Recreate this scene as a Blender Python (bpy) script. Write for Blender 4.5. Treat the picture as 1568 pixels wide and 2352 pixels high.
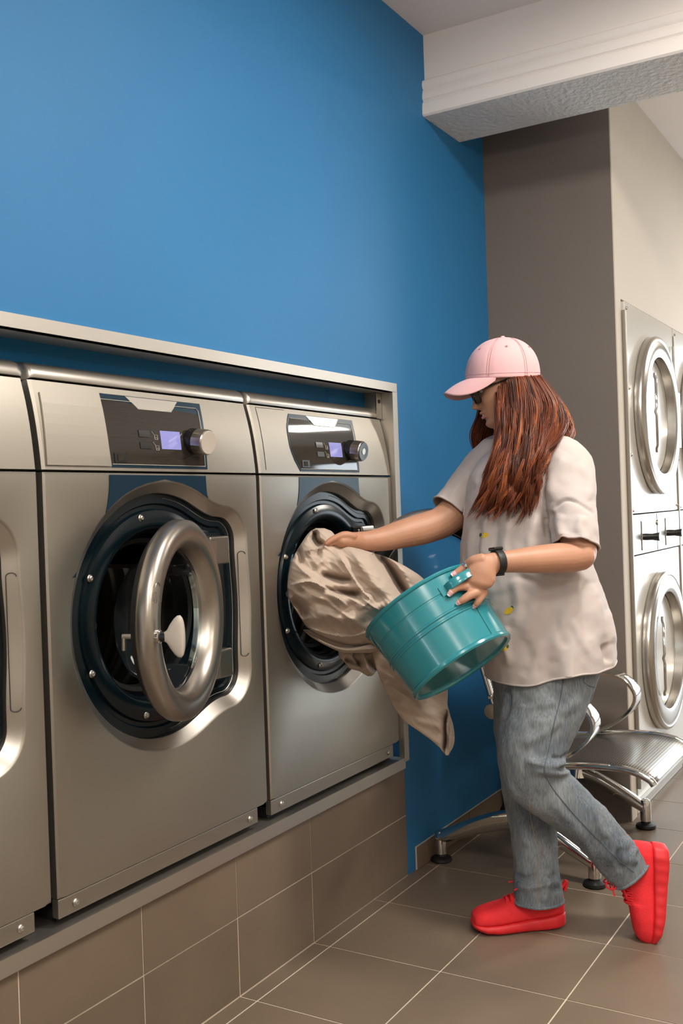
import bpy, bmesh, math, random
import numpy as np
from mathutils import Vector, Matrix, noise

for o in list(bpy.data.objects):
    bpy.data.objects.remove(o, do_unlink=True)
scene = bpy.context.scene
COL = scene.collection
rnd = random.Random(7)

# ------------------------------------------------------------------ camera
CAM = np.array([0.0, -1.522, 1.197])
CM = np.array([[0.51086622, -0.85898343, -0.03410538],
               [-0.02288937, 0.02606738, -0.9993981],
               [0.85935545, 0.51133938, -0.00634465]])
FPX = 2336.85
cam_data = bpy.data.cameras.new('camera')
cam = bpy.data.objects.new('camera', cam_data)
COL.objects.link(cam)
cam_data.sensor_fit = 'VERTICAL'
cam_data.sensor_height = 24.0
cam_data.sensor_width = 16.0
cam_data.lens = FPX / 2352 * 24.0
cam_data.clip_start = 0.05
mw = Matrix(((CM[0][0], -CM[1][0], -CM[2][0], CAM[0]),
             (CM[0][1], -CM[1][1], -CM[2][1], CAM[1]),
             (CM[0][2], -CM[1][2], -CM[2][2], CAM[2]),
             (0, 0, 0, 1)))
cam.matrix_world = mw
cam_data.dof.use_dof = True
cam_data.dof.focus_distance = 2.75
cam_data.dof.aperture_fstop = 5.0
scene.camera = cam

def ray(p):
    return CM.T @ np.array([p[0] - 784.0, p[1] - 1176.0, FPX])
def at(px, py, dep):
    """point on the viewing line of a photo pixel at a given distance"""
    return CAM + ray((px, py)) * (dep / FPX)
def on_plane(px, py, ax, val):
    v = ray((px, py))
    return CAM + v * ((val - CAM[ax]) / v[ax])

# ------------------------------------------------------------------ world, lights, exposure
world = bpy.data.worlds.new('world')
scene.world = world
world.use_nodes = True
bg = world.node_tree.nodes['Background']
bg.inputs['Color'].default_value = (0.86, 0.93, 1.0, 1)
bg.inputs['Strength'].default_value = 8.0
scene.view_settings.view_transform = 'Standard'
scene.view_settings.look = 'None'
scene.view_settings.gamma = 1.0
scene.view_settings.use_curve_mapping = False
scene.view_settings.exposure = 0.1

def area_light(name, loc, sx, sy, power, color, spread=math.pi, rot=(0, 0, 0)):
    l = bpy.data.lights.new(name, 'AREA')
    l.shape = 'RECTANGLE'; l.size = sx; l.size_y = sy
    l.energy = power; l.color = color; l.spread = spread
    o = bpy.data.objects.new(name, l); COL.objects.link(o)
    o.location = loc; o.rotation_euler = rot
    return o
WARM = (1.0, 0.94, 0.85)
# ceiling panels of the shop (the photograph shows their light, not the panels)
area_light('ceiling_lamp_washers', (2.25, -1.6, 2.79), 0.35, 0.9, 58, WARM)
area_light('ceiling_lamp_entrance', (0.1, -1.6, 2.79), 0.6, 0.6, 42, WARM)
def point_fill(name, loc, power):
    l = bpy.data.lights.new(name, 'POINT'); l.energy = power; l.color = WARM; l.shadow_soft_size = 0.18
    o = bpy.data.objects.new(name, l); COL.objects.link(o); o.location = loc
    return o
point_fill('ceiling_fill_middle', (0.9, -3.2, 2.45), 38)  # unseen fill, added to brighten the ceiling and beam face
point_fill('ceiling_fill_corner', (-0.8, -2.6, 2.45), 40)  # second added fill for ceiling and beam, no lamp known here
area_light('dryer_fill', (6.1, -2.0, 2.74), 0.6, 0.6, 85, WARM)  # unseen fill, placed to brighten the dryers
# daylight of the glazed shop front at the far end of the room
portal = area_light('shop_front_portal', (8.45, -2.2, 1.25), 2.3, 3.1, 1, (1, 1, 1), rot=(0, math.radians(90), 0))
portal.data.cycles.is_portal = True

# ------------------------------------------------------------------ materials
MATS = {}
def new_mat(name):
    m = bpy.data.materials.new(name); m.use_nodes = True
    return m, m.node_tree, m.node_tree.nodes['Principled BSDF']
def lin(c):
    return tuple((x / 255 / 12.92) if x / 255 <= 0.04045 else ((x / 255 + 0.055) / 1.055) ** 2.4 for x in c) + (1.0,)
def mat(name, color, rough=0.5, metal=0.0, spec=0.5, var=0.0, vscale=8.0, bump=0.0, bscale=60.0, coat=0.0,
        aniso=None, emit=None, estr=0.0, trans=0.0, ior=1.45, sheen=0.0, objvar=0.0, roughvar=0.0, detail=4.0):
    """colour with optional cloudy variation, fine bump and stretched (brushed) grain"""
    if name in MATS: return MATS[name]
    m, nt, b = new_mat(name)
    N, L = nt.nodes, nt.links
    b.inputs['Roughness'].default_value = rough
    b.inputs['Metallic'].default_value = metal
    b.inputs['Specular IOR Level'].default_value = spec
    b.inputs['IOR'].default_value = ior
    b.inputs['Coat Weight'].default_value = coat
    b.inputs['Coat Roughness'].default_value = 0.08
    b.inputs['Transmission Weight'].default_value = trans
    b.inputs['Sheen Weight'].default_value = sheen
    if emit:
        b.inputs['Emission Color'].default_value = emit
        b.inputs['Emission Strength'].default_value = estr
    tc = N.new('ShaderNodeTexCoord')
    mp = N.new('ShaderNodeMapping')
    L.new(tc.outputs['Object'], mp.inputs['Vector'])
    if aniso: mp.inputs['Scale'].default_value = aniso
    b.inputs['Base Color'].default_value = color
    src = None
    if var > 0 or objvar > 0:
        no = N.new('ShaderNodeTexNoise'); no.inputs['Scale'].default_value = vscale
        no.inputs['Detail'].default_value = detail
        L.new(mp.outputs[0], no.inputs['Vector'])
        hsv = N.new('ShaderNodeHueSaturation'); hsv.inputs['Color'].default_value = color
        mr = N.new('ShaderNodeMapRange')
        mr.inputs[1].default_value = 0.25; mr.inputs[2].default_value = 0.75
        mr.inputs[3].default_value = 1 - var; mr.inputs[4].default_value = 1 + var
        L.new(no.outputs['Fac'], mr.inputs[0])
        if objvar > 0:
            oi = N.new('ShaderNodeObjectInfo')
            mr2 = N.new('ShaderNodeMapRange'); mr2.inputs[3].default_value = 1 - objvar; mr2.inputs[4].default_value = 1 + objvar
            L.new(oi.outputs['Random'], mr2.inputs[0])
            mu = N.new('ShaderNodeMath'); mu.operation = 'MULTIPLY'
            L.new(mr.outputs[0], mu.inputs[0]); L.new(mr2.outputs[0], mu.inputs[1])
            L.new(mu.outputs[0], hsv.inputs['Value'])
            ad = N.new('ShaderNodeVectorMath'); ad.operation = 'ADD'
            L.new(mp.outputs[0], ad.inputs[0]); L.new(oi.outputs['Location'], ad.inputs[1])
            L.new(ad.outputs[0], no.inputs['Vector'])
        else:
            L.new(mr.outputs[0], hsv.inputs['Value'])
        L.new(hsv.outputs[0], b.inputs['Base Color'])
    if roughvar > 0:
        nr = N.new('ShaderNodeTexNoise'); nr.inputs['Scale'].default_value = bscale
        L.new(mp.outputs[0], nr.inputs['Vector'])
        mr = N.new('ShaderNodeMapRange'); mr.inputs[3].default_value = rough - roughvar; mr.inputs[4].default_value = rough + roughvar
        L.new(nr.outputs['Fac'], mr.inputs[0]); L.new(mr.outputs[0], b.inputs['Roughness'])
    if bump > 0:
        nb = N.new('ShaderNodeTexNoise'); nb.inputs['Scale'].default_value = bscale; nb.inputs['Detail'].default_value = 5
        L.new(mp.outputs[0], nb.inputs['Vector'])
        bp = N.new('ShaderNodeBump'); bp.inputs['Strength'].default_value = bump; bp.inputs['Distance'].default_value = 0.004
        L.new(nb.outputs['Fac'], bp.inputs['Height']); L.new(bp.outputs[0], b.inputs['Normal'])
    MATS[name] = m
    return m

M_BLUE = mat('blue_wall_paint', (0.016, 0.155, 0.365, 1), 0.6, var=0.03, vscale=3, bump=0.06, bscale=220)
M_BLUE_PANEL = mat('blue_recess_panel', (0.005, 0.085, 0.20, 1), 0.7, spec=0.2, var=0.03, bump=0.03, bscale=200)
M_WHITE = mat('white_ceiling_paint', (0.86, 0.80, 0.76, 1), 0.8, var=0.02, vscale=2)
M_BEAM = mat('rough_white_plaster', (0.84, 0.82, 0.77, 1), 0.85, var=0.04, vscale=5, bump=0.75, bscale=55)
for n_ in M_BEAM.node_tree.nodes:
    if n_.type == 'BUMP': n_.inputs['Distance'].default_value = 0.012
M_TAUPE = mat('taupe_wall_paint', (0.165, 0.136, 0.115, 1), 0.6, var=0.03, vscale=3, bump=0.06, bscale=220)
M_BEIGE = mat('warm_beige_wall_paint', (0.58, 0.52, 0.44, 1), 0.7, var=0.02, vscale=3, bump=0.05, bscale=200)
M_TILE = mat('stone_grey_tile', (0.165, 0.123, 0.087, 1), 0.42, var=0.13, vscale=3.2, objvar=0.05, bump=0.05, bscale=160, roughvar=0.08)
M_GROUT = mat('pale_grout', (0.62, 0.52, 0.42, 1), 0.85, var=0.08, vscale=40)
M_STEEL = mat('satin_washer_steel', (0.375, 0.348, 0.305, 1), 0.47, 1.0, aniso=(1, 1, 14), var=0.02, vscale=60, bump=0.012, bscale=260)
M_STEEL_L = mat('pale_satin_steel', (0.48, 0.45, 0.41, 1), 0.38, 1.0, bump=0.01, bscale=300)
M_TRIM = mat('brushed_trim_steel', (0.54, 0.51, 0.465, 1), 0.44, 1.0, aniso=(1, 30, 30), bump=0.015, bscale=120)
M_CHROME = mat('polished_chrome', (0.70, 0.70, 0.68, 1), 0.07, 1.0)
M_CAST = mat('cast_aluminium_door', (0.40, 0.365, 0.325, 1), 0.33, 1.0, bump=0.01, bscale=400)
M_DARKPL = mat('dark_blue_gloss_plastic', (0.0015, 0.006, 0.009, 1), 0.25, 0.0, spec=0.4, bump=0.01, bscale=90)
M_NAVY = mat('navy_inlay', (0.003, 0.020, 0.040, 1), 0.32, 0.0, spec=0.3)
M_BLACK = mat('black_rubber', (0.006, 0.006, 0.006, 1), 0.55, var=0.1)
M_BLACKGL = mat('black_plastic', (0.010, 0.010, 0.010, 1), 0.3, var=0.05)
M_GAP = mat('dark_gap_steel', (0.012, 0.011, 0.010, 1), 0.6, var=0.05)
M_KNOBW = mat('pale_grey_knob', (0.46, 0.41, 0.36, 1), 0.38, var=0.02)
M_DISPLAY = mat('smoky_display_glass', (0.028, 0.024, 0.020, 1), 0.05, 0.0, spec=0.7, aniso=(1, 1, 300), var=0.1, vscale=4)
M_LINE = mat('silver_print_line', (0.55, 0.55, 0.50, 1), 0.4, 0.3)
M_SCREEN = mat('violet_lcd', (0.10, 0.10, 0.20, 1), 0.15, emit=(0.27, 0.27, 0.62, 1), estr=0.75, var=0.2, vscale=14)
M_DRYER = mat('white_enamel', (0.62, 0.60, 0.555, 1), 0.22, var=0.02, coat=0.2)
M_DRYSTEEL = mat('dryer_door_steel', (0.50, 0.475, 0.435, 1), 0.25, 1.0, bump=0.01, bscale=200)
def glass_mat(name, tint=(0.9, 0.95, 0.95, 1), alpha=0.25, rough=0.02):
    m, nt, b = new_mat(name)
    N, L = nt.nodes, nt.links
    b.inputs['Base Color'].default_value = (0.01, 0.012, 0.014, 1)
    b.inputs['Roughness'].default_value = rough
    tr = N.new('ShaderNodeBsdfTransparent'); tr.inputs['Color'].default_value = tint
    fr = N.new('ShaderNodeFresnel'); fr.inputs['IOR'].default_value = 1.5
    mx = N.new('ShaderNodeMath'); mx.operation = 'ADD'; mx.inputs[1].default_value = alpha; mx.use_clamp = True
    L.new(fr.outputs[0], mx.inputs[0])
    ms = N.new('ShaderNodeMixShader')
    L.new(mx.outputs[0], ms.inputs[0]); L.new(tr.outputs[0], ms.inputs[1]); L.new(b.outputs[0], ms.inputs[2])
    L.new(ms.outputs[0], N['Material Output'].inputs['Surface'])
    MATS[name] = m
    return m
M_GLASS = glass_mat('door_glass', (0.85, 0.92, 0.93, 1), 0.02)
M_GLASSD = glass_mat('dryer_glass', (0.5, 0.5, 0.5, 1), 0.22)
M_PANE = glass_mat('shop_window_glass', (0.95, 0.97, 0.97, 1), 0.0)

# ------------------------------------------------------------------ mesh helpers
class MB:
    def __init__(self):
        self.v = []; self.f = []; self.mi = []
    def add(self, vs, fs, mi=0):
        o = len(self.v)
        self.v.extend([tuple(map(float, p)) for p in vs])
        self.f.extend([tuple(i + o for i in f) for f in fs])
        self.mi.extend([mi] * len(fs))
        return self
    def box(self, a, b, mi=0):
        x0, y0, z0 = a; x1, y1, z1 = b
        vs = [(x0, y0, z0), (x1, y0, z0), (x1, y1, z0), (x0, y1, z0), (x0, y0, z1), (x1, y0, z1), (x1, y1, z1), (x0, y1, z1)]
        return self.add(vs, [(0, 3, 2, 1), (4, 5, 6, 7), (0, 1, 5, 4), (1, 2, 6, 5), (2, 3, 7, 6), (3, 0, 4, 7)], mi)
    def obox(self, c, ax, ay, az, mi=0):
        """box from centre and three half-axis vectors"""
        c, ax, ay, az = map(np.array, (c, ax, ay, az))
        vs = [c + sx * ax + sy * ay + sz * az for sz in (-1, 1) for sy, sx in ((-1, -1), (-1, 1), (1, 1), (1, -1))]
        return self.add(vs, [(0, 3, 2, 1), (4, 5, 6, 7), (0, 1, 5, 4), (1, 2, 6, 5), (2, 3, 7, 6), (3, 0, 4, 7)], mi)
    def loft(self, rings, cap=(True, True), closed=True, mi=0):
        n = len(rings[0]); m = len(rings)
        vs = [p for r in rings for p in r]; fs = []
        for i in range(m - 1):
            for j in range(n if closed else n - 1):
                k = (j + 1) % n
                fs.append((i * n + j, i * n + k, (i + 1) * n + k, (i + 1) * n + j))
        if closed:
            if cap[0]: fs.append(tuple(range(n - 1, -1, -1)))
            if cap[1]: fs.append(tuple((m - 1) * n + j for j in range(n)))
        return self.add(vs, fs, mi)
    def tube(self, path, rad, n=10, cap=(True, True), flat=1.0, up=None, mi=0):
        P = [np.array(p, float) for p in path]
        if np.isscalar(rad): rad = [rad] * len(P)
        rings = []
        prev = None
        for i, p in enumerate(P):
            t = P[min(i + 1, len(P) - 1)] - P[max(i - 1, 0)]
            t = t / (np.linalg.norm(t) + 1e-12)
            if prev is None:
                u = np.array(up if up is not None else ((0, 0, 1) if abs(t[2]) < 0.9 else (1, 0, 0)), float)
            else: u = prev
            u = u - t * (u @ t); u /= np.linalg.norm(u) + 1e-12
            prev = u
            w = np.cross(t, u)
            rings.append([p + rad[i] * (math.cos(2 * math.pi * k / n) * u + flat * math.sin(2 * math.pi * k / n) * w) for k in range(n)])
        return self.loft(rings, cap, mi=mi)
    def lathe(self, prof, c, ax, n=64, closed_prof=False, cap=(False, False), mi=0):
        """prof = (radius, distance along axis ax)"""
        ax = np.array(ax, float); ax /= np.linalg.norm(ax); c = np.array(c, float)
        u = np.array((0, 0, 1.0)) if abs(ax[2]) < 0.9 else np.array((1.0, 0, 0))
        u -= ax * (u @ ax); u /= np.linalg.norm(u); w = np.cross(ax, u)
        rings = [[c + ax * h + r * (math.cos(2 * math.pi * k / n) * u + math.sin(2 * math.pi * k / n) * w) for k in range(n)] for r, h in prof]
        if closed_prof: rings.append(rings[0])
        return self.loft(rings, cap, mi=mi)
    def build(self, name, m, parent=None, smooth=True, angle=40, bevel=0.0, bseg=2, offset=None, world=True, fixn=True):
        me = bpy.data.meshes.new(name)
        off = np.zeros(3)
        if world and parent is not None:
            p = parent
            while p is not None:
                off = off + np.array(p.location); p = p.parent
        vs = [(v[0] - off[0], v[1] - off[1], v[2] - off[2]) for v in self.v]
        if world and parent is None and offset is not None:
            vs = [(v[0] - offset[0], v[1] - offset[1], v[2] - offset[2]) for v in self.v]
        me.from_pydata(vs, [], self.f)
        ms = m if isinstance(m, (list, tuple)) else [m]
        for q in ms: me.materials.append(q)
        if len(ms) > 1: me.polygons.foreach_set('material_index', self.mi)
        if fixn:
            bm = bmesh.new(); bm.from_mesh(me)
            bmesh.ops.remove_doubles(bm, verts=bm.verts, dist=1e-6)
            bmesh.ops.recalc_face_normals(bm, faces=bm.faces)
            bm.to_mesh(me); bm.free()
        if smooth:
            me.polygons.foreach_set('use_smooth', [True] * len(me.polygons))
            me.set_sharp_from_angle(angle=math.radians(angle))
        o = bpy.data.objects.new(name, me); COL.objects.link(o)
        if offset is not None and parent is None: o.location = offset
        if parent is not None: o.parent = parent
        if bevel > 0:
            md = o.modifiers.new('bevel', 'BEVEL'); md.width = bevel; md.segments = bseg; md.limit_method = 'ANGLE'; md.angle_limit = math.radians(50)
            md.harden_normals = False
        return o
def tag(o, label=None, cat=None, group=None, kind=None):
    if label: o['label'] = label
    if cat: o['category'] = cat
    if group: o['group'] = group
    if kind: o['kind'] = kind
    return o
def empty(name, loc):
    o = bpy.data.objects.new(name, None); COL.objects.link(o); o.location = loc; o.empty_display_size = 0.1
    return o
def struct(name, mb, m, **k):
    o = mb.build(name, m, smooth=False, **k); o['kind'] = 'structure'; return o
def catmull(P, n):
    P = [np.array(p, float) for p in P]
    out = []
    m = len(P) - 1
    for k in range(n):
        t = k / (n - 1) * m; i = min(int(t), m - 1); u = t - i
        p0 = P[max(i - 1, 0)]; p1 = P[i]; p2 = P[i + 1]; p3 = P[min(i + 2, m)]
        out.append(0.5 * (2 * p1 + (p2 - p0) * u + (2 * p0 - 5 * p1 + 4 * p2 - p3) * u * u + (3 * p1 - p0 - 3 * p2 + p3) * u ** 3))
    return out

# ------------------------------------------------------------------ room shell
CEIL = 2.82
XP = 3.73            # pillar face
YP = -0.495          # pillar / dryer front
wl = MB()
wl.box((-2.5, 0.0, 1.565), (2.9, 0.12, CEIL)).box((2.9, 0.0, 0.0), (XP + 0.02, 0.12, CEIL))
wall_left = struct('wall_left', wl, M_BLUE)
wall_left['label'] = 'blue painted wall above and beside the washers'
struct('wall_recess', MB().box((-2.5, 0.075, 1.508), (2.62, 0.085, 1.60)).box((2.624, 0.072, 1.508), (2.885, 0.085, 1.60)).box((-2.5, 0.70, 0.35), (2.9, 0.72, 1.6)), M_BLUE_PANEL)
# plinth wall under the machines: core plus single tiles
pl = struct('wall_plinth', MB().box((-2.5, 0.0012, 0.0), (2.9, 0.9, 0.352)), M_GROUT)
TJX = [1.314 + 0.34 * k for k in range(-9, 6)]
def tile_box(w, h, t, b=0.0015):
    mb = MB().box((-w / 2, -t, -h / 2), (w / 2, 0, h / 2))
    return mb
GJ = 0.0032
zrows = [(0.001, 0.193), (0.193, 0.351)]
tile_meshes = {}
def wall_tile(x0, x1, z0, z1, parent, y=0.0, th=0.012, g=GJ):
    w, h = x1 - x0 - g, z1 - z0 - g
    key = (round(w, 4), round(h, 4), th)
    if key not in tile_meshes:
        o = MB().box((-w / 2, 0, -h / 2), (w / 2, th, h / 2)).build('tile', M_TILE, None, smooth=False, world=False)
        tile_meshes[key] = o.data
    else:
        o = bpy.data.objects.new('tile', tile_meshes[key]); COL.objects.link(o)
    o.parent = parent
    o.location = ((x0 + x1) / 2, y + rnd.uniform(-0.0006, 0.0006), (z0 + z1) / 2)
    return o
for k in range(len(TJX) - 1):
    x0, x1 = TJX[k], min(TJX[k + 1], 2.9)
    if x1 - x0 < 0.03 or x0 > 2.89: continue
    for z0, z1 in zrows: wall_tile(x0, x1, z0, z1, pl)
# skirting along the blue wall, right of the washers
sk = struct('baseboard_left', MB().box((2.955, -0.004, 0.0), (XP, 0.004, 0.074)), M_GROUT)
for a, b_ in ((2.956, 3.03), (3.03, 3.37), (3.37, 3.71)):
    wall_tile(a, b_, 0.002, 0.074, sk, y=-0.010, th=0.008)
# floor
floor = struct('floor', MB().box((-2.6, -4.6, -0.12), (8.6, 0.5, -0.001)), M_GROUT)
PX, PY = 0.34, 0.330
fxs = [1.314 + PX * k for k in range(-12, 22)]
fys = [-0.05 - PY * k for k in range(-1, 14)]
tm = MB().box((-(PX - 0.004) / 2, -(PY - 0.004) / 2, -0.008), ((PX - 0.004) / 2, (PY - 0.004) / 2, 0))
first = None; rest = MB()
for i in range(len(fxs) - 1):
    for j in range(len(fys) - 1):
        xc, yc = (fxs[i] + fxs[i + 1]) / 2, (fys[j] + fys[j + 1]) / 2
        if 0.6 < xc < 6.6 and yc > -2.6:
            if yc > -0.05:
                if xc > 3.7: continue
                o = MB().box((-(PX - 0.004) / 2, -0.023, -0.008), ((PX - 0.004) / 2, 0.0235, 0)).build('tile', M_TILE, None, smooth=False, world=False) if 'edge' not in tile_meshes else bpy.data.objects.new('tile', tile_meshes['edge'])
                if 'edge' not in tile_meshes: tile_meshes['edge'] = o.data
                else: COL.objects.link(o)
                o.location = (xc, -0.0245, 0)
            else:
                if first is None:
                    o = tm.build('tile', M_TILE, None, smooth=False, world=False); first = o
                else:
                    o = bpy.data.objects.new('tile', first.data); COL.objects.link(o)
                o.location = (xc, yc, rnd.uniform(-0.0005, 0.0005))
            o.parent = floor
        elif yc < -0.05:
            rest.box((xc - (PX - 0.004) / 2, yc - (PY - 0.004) / 2, -0.008), (xc + (PX - 0.004) / 2, yc + (PY - 0.004) / 2, 0))
ro = rest.build('tile_field', M_TILE, floor, smooth=False); ro['kind'] = 'stuff'
# ceiling, beam, pillar, other walls
struct('ceiling', MB().box((-2.6, -4.6, CEIL), (3.25, 0.15, CEIL + 0.1)).box((3.25, -4.6, 2.765), (8.6, 0.15, CEIL + 0.1)), M_WHITE)
beam_prof = [(3.222, CEIL + 0.02), (3.222, 2.668), (3.216, 2.660), (3.203, 2.656), (3.199, 2.640), (3.203, 2.629), (3.208, 2.625), (3.203, 2.620),
             (3.199, 2.605), (3.199, 2.592), (3.206, 2.585), (3.199, 2.578), (3.196, 2.560), (3.196, 2.538), (3.202, 2.532), (3.507, 2.532), (3.512, 2.54), (3.512, CEIL + 0.02)]
bmb = MB().loft([[(x, y, z) for x, z in beam_prof] for y in (0.0, -4.6)])
beam = bmb.build('ceiling_beam', [M_WHITE, M_BEAM], smooth=True, angle=35); beam['kind'] = 'structure'
for p in beam.data.polygons:
    if p.normal.z < -0.9 and p.center.x > 3.25: p.material_index = 1
pil = struct('pillar', MB().box((XP, YP, 0.0), (3.79, 0.1, 2.80)), M_TAUPE)
struct('wall_right', MB().box((XP + 0.002, YP - 0.004, 1.93), (8.6, 0.1, 2.80)), M_BEIGE)
struct('wall_pillar_side', MB().box((XP + 0.002, YP - 0.004, 0), (3.80, 0.1, 1.93)), M_BEIGE)
struct('wall_rear', MB().box((-2.6, -4.6, 0), (-2.5, 0.5, CEIL)), M_BEIGE)
struct('wall_opposite', MB().box((-2.6, -4.65, 0), (8.6, -4.55, CEIL)), M_BEIGE)
struct('wall_far', MB().box((8.5, -0.62, 0), (8.6, 0.5, CEIL)).box((8.5, -4.6, 2.42), (8.6, -0.5, CEIL)).box((8.5, -4.6, 0), (8.6, -3.8, 2.5)).box((8.5, -3.9, 0), (8.6, -0.5, 0.08)), M_BEIGE)
win = struct('window_1', MB().box((8.52, -3.8, 0.08), (8.58, -3.74, 2.42)).box((8.52, -0.68, 0.08), (8.58, -0.62, 2.42)).box((8.52, -2.24, 0.08), (8.58, -2.18, 2.42)).box((8.52, -3.8, 2.36), (8.58, -0.62, 2.42)).box((8.52, -3.8, 0.08), (8.58, -0.62, 0.16)), M_GAP)
for a, b_ in ((-3.74, -2.24), (-2.18, -0.68)):
    MB().box((8.545, a, 0.16), (8.551, b_, 2.36)).build('pane', M_PANE, win, smooth=False)
# steel trim round the machine recess
struct('trim_1', MB().box((-2.5, -0.014, 1.553), (2.908, 0.004, 1.582)).box((-2.5, -0.014, 1.553), (2.908, 0.075, 1.5545)), M_TRIM)
struct('trim_2', MB().box((2.8765, -0.0142, 0.372), (2.908, 0.004, 1.5535)).box((2.8795, -0.0138, 1.29), (2.882, 0.075, 1.552)), M_TRIM)
struct('trim_3', MB().box((-2.5, -0.012, 0.350), (2.885, 0.30, 0.384)), M_TRIM)
br = struct('trim_4', MB().box((2.845, 0.028, 1.47), (2.878, 0.032, 1.552)).box((2.845, 0.03, 1.47), (2.848, 0.072, 1.552)), M_STEEL)
MB().lathe([(0.0001, 0), (0.006, 0), (0.006, 0.003), (0.0001, 0.003)], (2.862, 0.0285, 1.525), (0, -1, 0), 14).build('bolt', M_GAP, br)
M_DRUM = mat('drum_steel', (0.20, 0.19, 0.175, 1), 0.28, 1.0, var=0.05, vscale=30)
# ------------------------------------------------------------------ washers
WPITCH = 0.735; WW = 0.719
CX, CZ, RR = 0.360, 0.962, 0.301        # porthole centre (from washer's left edge), radius of the bezel
def key_sdf(x, z):
    d1 = np.hypot(x, z) - RR
    hx, hz, rc = 0.153, 0.245, 0.085     # rounded lobe on the hinge side
    qx = np.abs(x - 0.153) - (hx - rc); qz = np.abs(z + 0.004) - (hz - rc)
    d2 = np.hypot(np.maximum(qx, 0), np.maximum(qz, 0)) + np.minimum(np.maximum(qx, qz), 0) - rc
    k = 0.035
    h = np.clip(0.5 + 0.5 * (d2 - d1) / k, 0, 1)
    return d2 * (1 - h) + d1 * h - k * h * (1 - h)
NK = 240
KANG = np.linspace(0, 2 * math.pi, NK, endpoint=False)
def key_ring(inset, ang=KANG):
    lo = np.full(len(ang), 0.02); hi = np.full(len(ang), 0.5)
    for _ in range(40):
        m = (lo + hi) / 2
        d = key_sdf(m * np.cos(ang), m * np.sin(ang)) + inset
        lo = np.where(d < 0, m, lo); hi = np.where(d < 0, hi, m)
    return m
def ring_pts(x0, r, y, ang=KANG):
    return [(x0 + CX + a * math.cos(t), y, CZ + a * math.sin(t)) for a, t in zip(r, ang)]
PAN_PROF = [(0.0, 1.288), (0.0035, 1.325), (0.0095, 1.37), (0.018, 1.415), (0.026, 1.445), (0.0325, 1.468)]
def pan_y(z):
    zs = [p[1] for p in PAN_PROF]; ys = [p[0] for p in PAN_PROF]
    return float(np.interp(z, zs, ys))
def pan_pt(x, z, out=0.0):
    return (x, pan_y(z) - out, z)
def pan_plate(poly, out, th=0.0, sub=6):
    """thin plate following the curved control panel, poly = (x, z) outline ordered round; built as z strips"""
    zs = sorted(set([p[1] for p in poly])); z0, z1 = zs[0], zs[-1]
    L = np.linspace(z0, z1, sub + 1)
    def span(z):
        xs = []
        n = len(poly)
        for i in range(n):
            (xa, za), (xb, zb) = poly[i], poly[(i + 1) % n]
            if abs(za - zb) < 1e-9: continue
            t = (z - za) / (zb - za)
            if -1e-6 <= t <= 1 + 1e-6: xs.append(xa + t * (xb - xa))
        return min(xs), max(xs)
    mb = MB()
    rows = [span(min(max(z, z0 + 1e-6), z1 - 1e-6)) for z in L]
    vs = []; fs = []
    for (a, b_), z in zip(rows, L):
        vs += [pan_pt(a, z, out), pan_pt(b_, z, out), pan_pt(a, z, out - th), pan_pt(b_, z, out - th)]
    for i in range(sub):
        o = 4 * i
        fs += [(o, o + 1, o + 5, o + 4), (o + 2, o + 6, o + 7, o + 3), (o, o + 4, o + 6, o + 2), (o + 1, o + 3, o + 7, o + 5)]
    fs += [(0, 2, 3, 1), (4 * sub, 4 * sub + 1, 4 * sub + 3, 4 * sub + 2)]
    return mb.add(vs, fs)
def pan_line(mb, pts, out, w=0.0008):
    P = []
    for (xa, za), (xb, zb) in zip(pts[:-1], pts[1:]):
        n = max(2, int(abs(za - zb) / 0.02) + 2)
        for k in range(n): P.append(pan_pt(xa + (xb - xa) * k / (n - 1), za + (zb - za) * k / (n - 1), out))
    Q = [P[0]] + [b_ for a, b_ in zip(P[:-1], P[1:]) if np.linalg.norm(np.array(a) - np.array(b_)) > 1e-6]
    mb.tube(Q, w, 4)

def screw(parent, c, ax, r=0.007, m=None):
    return MB().lathe([(0.0001, 0.0), (r * 1.25, 0.0), (r * 1.3, 0.0015), (r, 0.003), (r * 0.9, 0.0055), (r * 0.5, 0.0068), (r * 0.42, 0.0052), (0.0001, 0.005)],
                      c, ax, 16).build('screw', m or M_STEEL_L, parent)

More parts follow.
